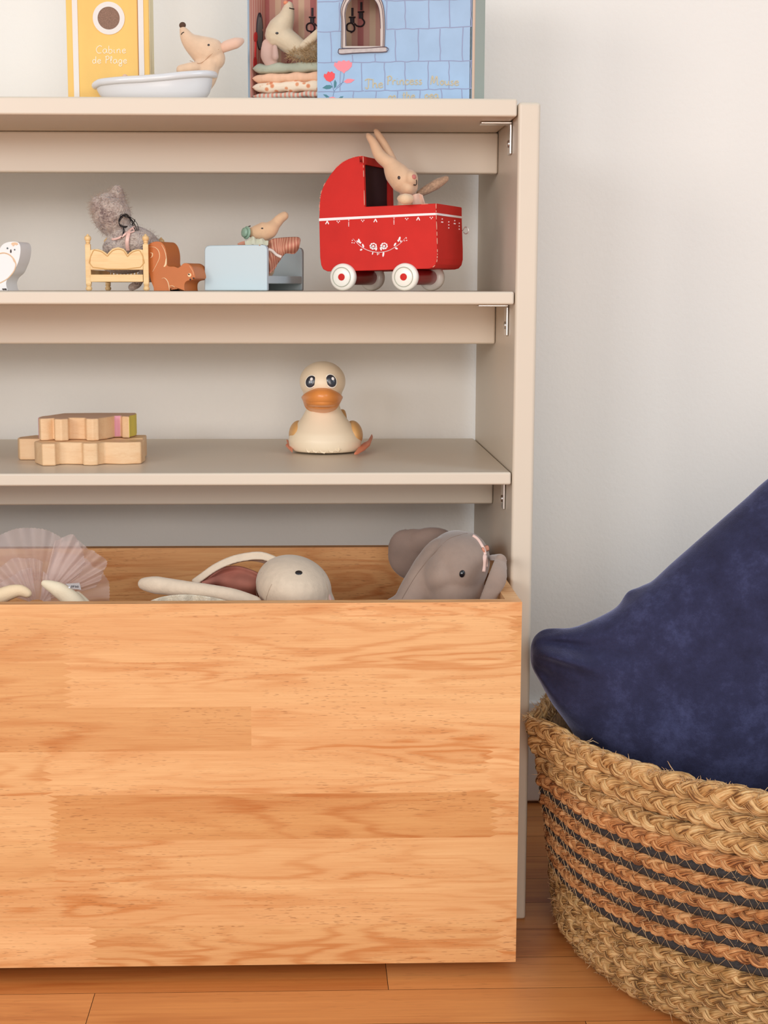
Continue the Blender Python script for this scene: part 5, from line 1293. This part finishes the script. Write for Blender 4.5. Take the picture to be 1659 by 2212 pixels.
c_ = catmull([PC(c9, x, y, HY+.016) for x, y in [(470, 300), (540, 250), (640, 180), (760, 125), (880, 98), (980, 92), (1060, 115), (1130, 150)]], 8)
mb.tube(c_, 6.0*SC(HY), 12, flat=(1, .9)); mb.tube([p + Vector((0, -.003, -.0042)) for p in c_], 3.4*SC(HY), 10); mb.tube([p + Vector((0, .006, -.002)) for p in c_], 4*SC(HY), 10)
organic('ear', mb, LIN, lb, .0012, 4)
RSE = simple('rose_lining', srgb(166, 104, 88), .9, var=.14, vscale=45)
mb = MB()
eT = catmull([Vector(p+(0,)) for p in [(540, 300), (620, 235), (700, 190), (800, 180), (900, 205), (975, 240)]], 8)
eBt = catmull([Vector(p+(0,)) for p in [(540, 330), (640, 360), (740, 400), (850, 430), (930, 440), (975, 400)]], 8)
mb.grid(lambda u, v: PC(c9, *(lambda p: (p.x, p.y))(samp(eT, u).lerp(samp(eBt, u), v)), HY+.022 - .006*math.sin(u*8+v*3) + .004*math.sin(v*9)), 50, 20)
o = mb.build('ear_lining', RSE, lb, smooth=True); s_ = o.modifiers.new('s', 'SOLIDIFY'); s_.thickness = .002
mb = MB(); mb.grid(lambda u, v: PC(c9, lerp(750, 1050, u), lerp(138 - 40*math.sin(PI*u*.8), 175 - 32*math.sin(PI*u), v), HY+.024), 20, 6); o = mb.build('ear_underside', simple('taupe_linen', srgb(150, 118, 100), .9), lb, smooth=True); s_ = o.modifiers.new('s', 'SOLIDIFY'); s_.thickness = .002
mb = sewn(MB(), sf, 1263, 232, (.0040, .0030, .0009), 14); mb.build('eye', BLACKEYE, lb, smooth=True)
mb = sewn(MB(), sf, 1498, 425, (.0040, .0058, .0012), -10); mb.build('nose', simple('blush_nose', srgb(232, 190, 178), .9), lb, smooth=True)
mb = MB(); mb.grid(lambda u, v: PC(c9, lerp(150, 760, u), lerp(452 - 58*math.sin(PI*(u**.8))**.8, 480, v), HY-.055 - .004*math.sin(u*20)), 60, 8)
o = mb.build('sparkle_dress', simple('cream_lame', srgb(224, 212, 188), .5, var=.12, vscale=700, bump=1, bscale=500), lb, smooth=True); s_ = o.modifiers.new('s', 'SOLIDIFY'); s_.thickness = .001

# ------------------------------------------------------------------ crate: tulle skirted toy
def tulle(name, col, alpha):
    m, nt, b = new_mat(name); out = nt.nodes['Material Output']; tr_ = nt.nodes.new('ShaderNodeBsdfTransparent'); mx = nt.nodes.new('ShaderNodeMixShader')
    b.inputs['Base Color'].default_value = col; b.inputs['Roughness'].default_value = .9; b.inputs['Specular IOR Level'].default_value = .1
    tl_ = nt.nodes.new('ShaderNodeBsdfTranslucent'); tl_.inputs[0].default_value = col; m2 = nt.nodes.new('ShaderNodeMixShader'); m2.inputs[0].default_value = .35
    nt.links.new(b.outputs[0], m2.inputs[1]); nt.links.new(tl_.outputs[0], m2.inputs[2])
    mx.inputs[0].default_value = alpha; nt.links.new(tr_.outputs[0], mx.inputs[1]); nt.links.new(m2.outputs[0], mx.inputs[2]); nt.links.new(mx.outputs[0], out.inputs[0]); return m
TU = tulle('blush_tulle', srgb(246, 226, 220), .42)
GY = -.02
tt = thing('plush_ballerina', 'plush toy in a blush tulle skirt heaped at the left end of the crate', 'plush toy', PC(c8, 250, 900, GY))
CENT = (300, 700)
def fan(profile, a0, a1, Y, rip, seed, n=160, rin=4, nr=16):
    """profile(t)->outer radius in crop px; fan of rippled net"""
    mb = MB()
    def fn(u, v):
        a = math.radians(lerp(a0, a1, u)); R_ = profile(u); r_ = lerp(rin, R_, v)
        yy = Y - .002*v*math.sin(u*rip*2*PI+seed+2*math.sin(u*5)) * 2.6*v - .004*v + .0015*mnoise.noise(Vector((u*8, v*3, seed)))
        jag = (3*math.sin(u*210+seed) + 2*math.sin(u*437)) if v > .98 else 0
        ox_, oy_ = CENT[0] + (R_+jag)*math.cos(a), CENT[1] - (R_+jag)*math.sin(a)*.98
        ix_, iy_ = 330 + 60*math.cos(a), 830 - 20*math.sin(a); k_ = v**.85
        return PC(c8, lerp(ix_, ox_, k_), lerp(iy_, oy_, k_), yy)
    return mb.grid(fn, n, nr)
def prof(pts):
    return lambda u: samp1(pts, u)
def samp1(pts, u):
    for (a, ra), (b_, rb_) in zip(pts, pts[1:]):
        if u <= b_:
            t = (u-a)/(b_-a); t = t*t*(3-2*t); return lerp(ra, rb_, t)
    return pts[-1][1]
layers = [
 (prof([(0, 520), (.2, 540), (.45, 560), (.6, 570), (.75, 560), (1, 420)]), 60, 178, GY+.035, 5, 1),
 (prof([(0, 560), (.12, 690), (.3, 680), (.42, 640), (.52, 560), (1, 380)]), -22, 60, GY+.020, 4, 2),
 (prof([(0, 560), (.15, 620), (.32, 700), (.5, 640), (.58, 600), (.75, 590), (.9, 520), (1, 430)]), 0, 62, GY+.005, 6, 3),
 (prof([(0, 420), (.25, 520), (.5, 560), (.75, 600), (1, 470)]), 14, 66, GY-.008, 5, 4),
 (prof([(0, 250), (.3, 270), (.6, 330), (1, 380)]), 70, 172, GY+.000, 6, 5),
 (prof([(0, 180), (.5, 200), (1, 330)]), 95, 188, GY-.012, 5, 6),
 (prof([(0, 240), (.4, 150), (1, 170)]), -60, 60, GY-.025, 4, 7)]
for (pf, a0, a1, Y_, rip, sd) in layers:
    fan(pf, a0, a1, Y_, rip, sd).build('tulle_layer', TU, tt, smooth=True)
LEGM = simple('cream_cotton', srgb(240, 214, 176), .9, bump=.3, bscale=600)
mb = MB(); limb(mb, [(*c8(-140, 830), GY-.045), (*c8(-10, 785), GY-.045), (*c8(90, 745), GY-.045), (*c8(180, 728), GY-.045), (*c8(245, 755), GY-.045)], [x/4.1475 for x in (80, 75, 68, 55, 44)], 16); organic('leg', mb, LEGM, tt, .0014, 6)
mb = MB(); limb(mb, [(*c8(400, 665), GY-.036), (*c8(520, 720), GY-.038), (*c8(640, 810), GY-.038), (*c8(720, 900), GY-.036)], [x/4.1475 for x in (36, 72, 84, 88)], 16)
limb(mb, [(*c8(690, 770), GY-.03), (*c8(760, 840), GY-.03), (*c8(800, 900), GY-.03)], [x/4.1475 for x in (40, 46, 50)], 14); organic('bodice', mb, simple('ivory_cotton', srgb(238, 222, 192), .9, bump=.3, bscale=600), tt, .0014, 6)
mb = MB(); fT = lambda x, y: PC(c8, x, y, GY-.058)
mb.prism([fT(585, 668), fT(712, 660), fT(728, 722), fT(640, 712)], (0, .0006, 0)); tg = mb.build('care_tag', simple('grey_tag', srgb(178, 172, 170), .8), tt, fix=True)
mb = MB(); w_ = lambda px, py, s: (lambda u, v: PC(c8, px+u*s, py-v*s*1.0 - u*s*.0, GY-.0583))
for k, pts in enumerate([[(640, 700), (640, 684), (650, 684), (650, 700)], [(658, 700), (658, 684), (668, 684)], [(658, 692), (666, 692)], [(676, 700), (676, 684), (684, 690), (684, 698), (676, 700)], [(692, 700), (692, 686), (702, 686), (702, 700), (692, 700)]]):
    mb.tube([fT(*p) + Vector((0, -.0003, 0)) for p in pts], .0003, 4)
mb.build('tag_print', simple('print_grey', srgb(110, 108, 112), .8), tg)
mb = MB(); blob(mb, *c8(622, 702), GY-.060, 2.2, 2.2, .001); mb.build('bead', simple('glass_bead', (.9, .92, .95, 1), .1), tt, smooth=True)
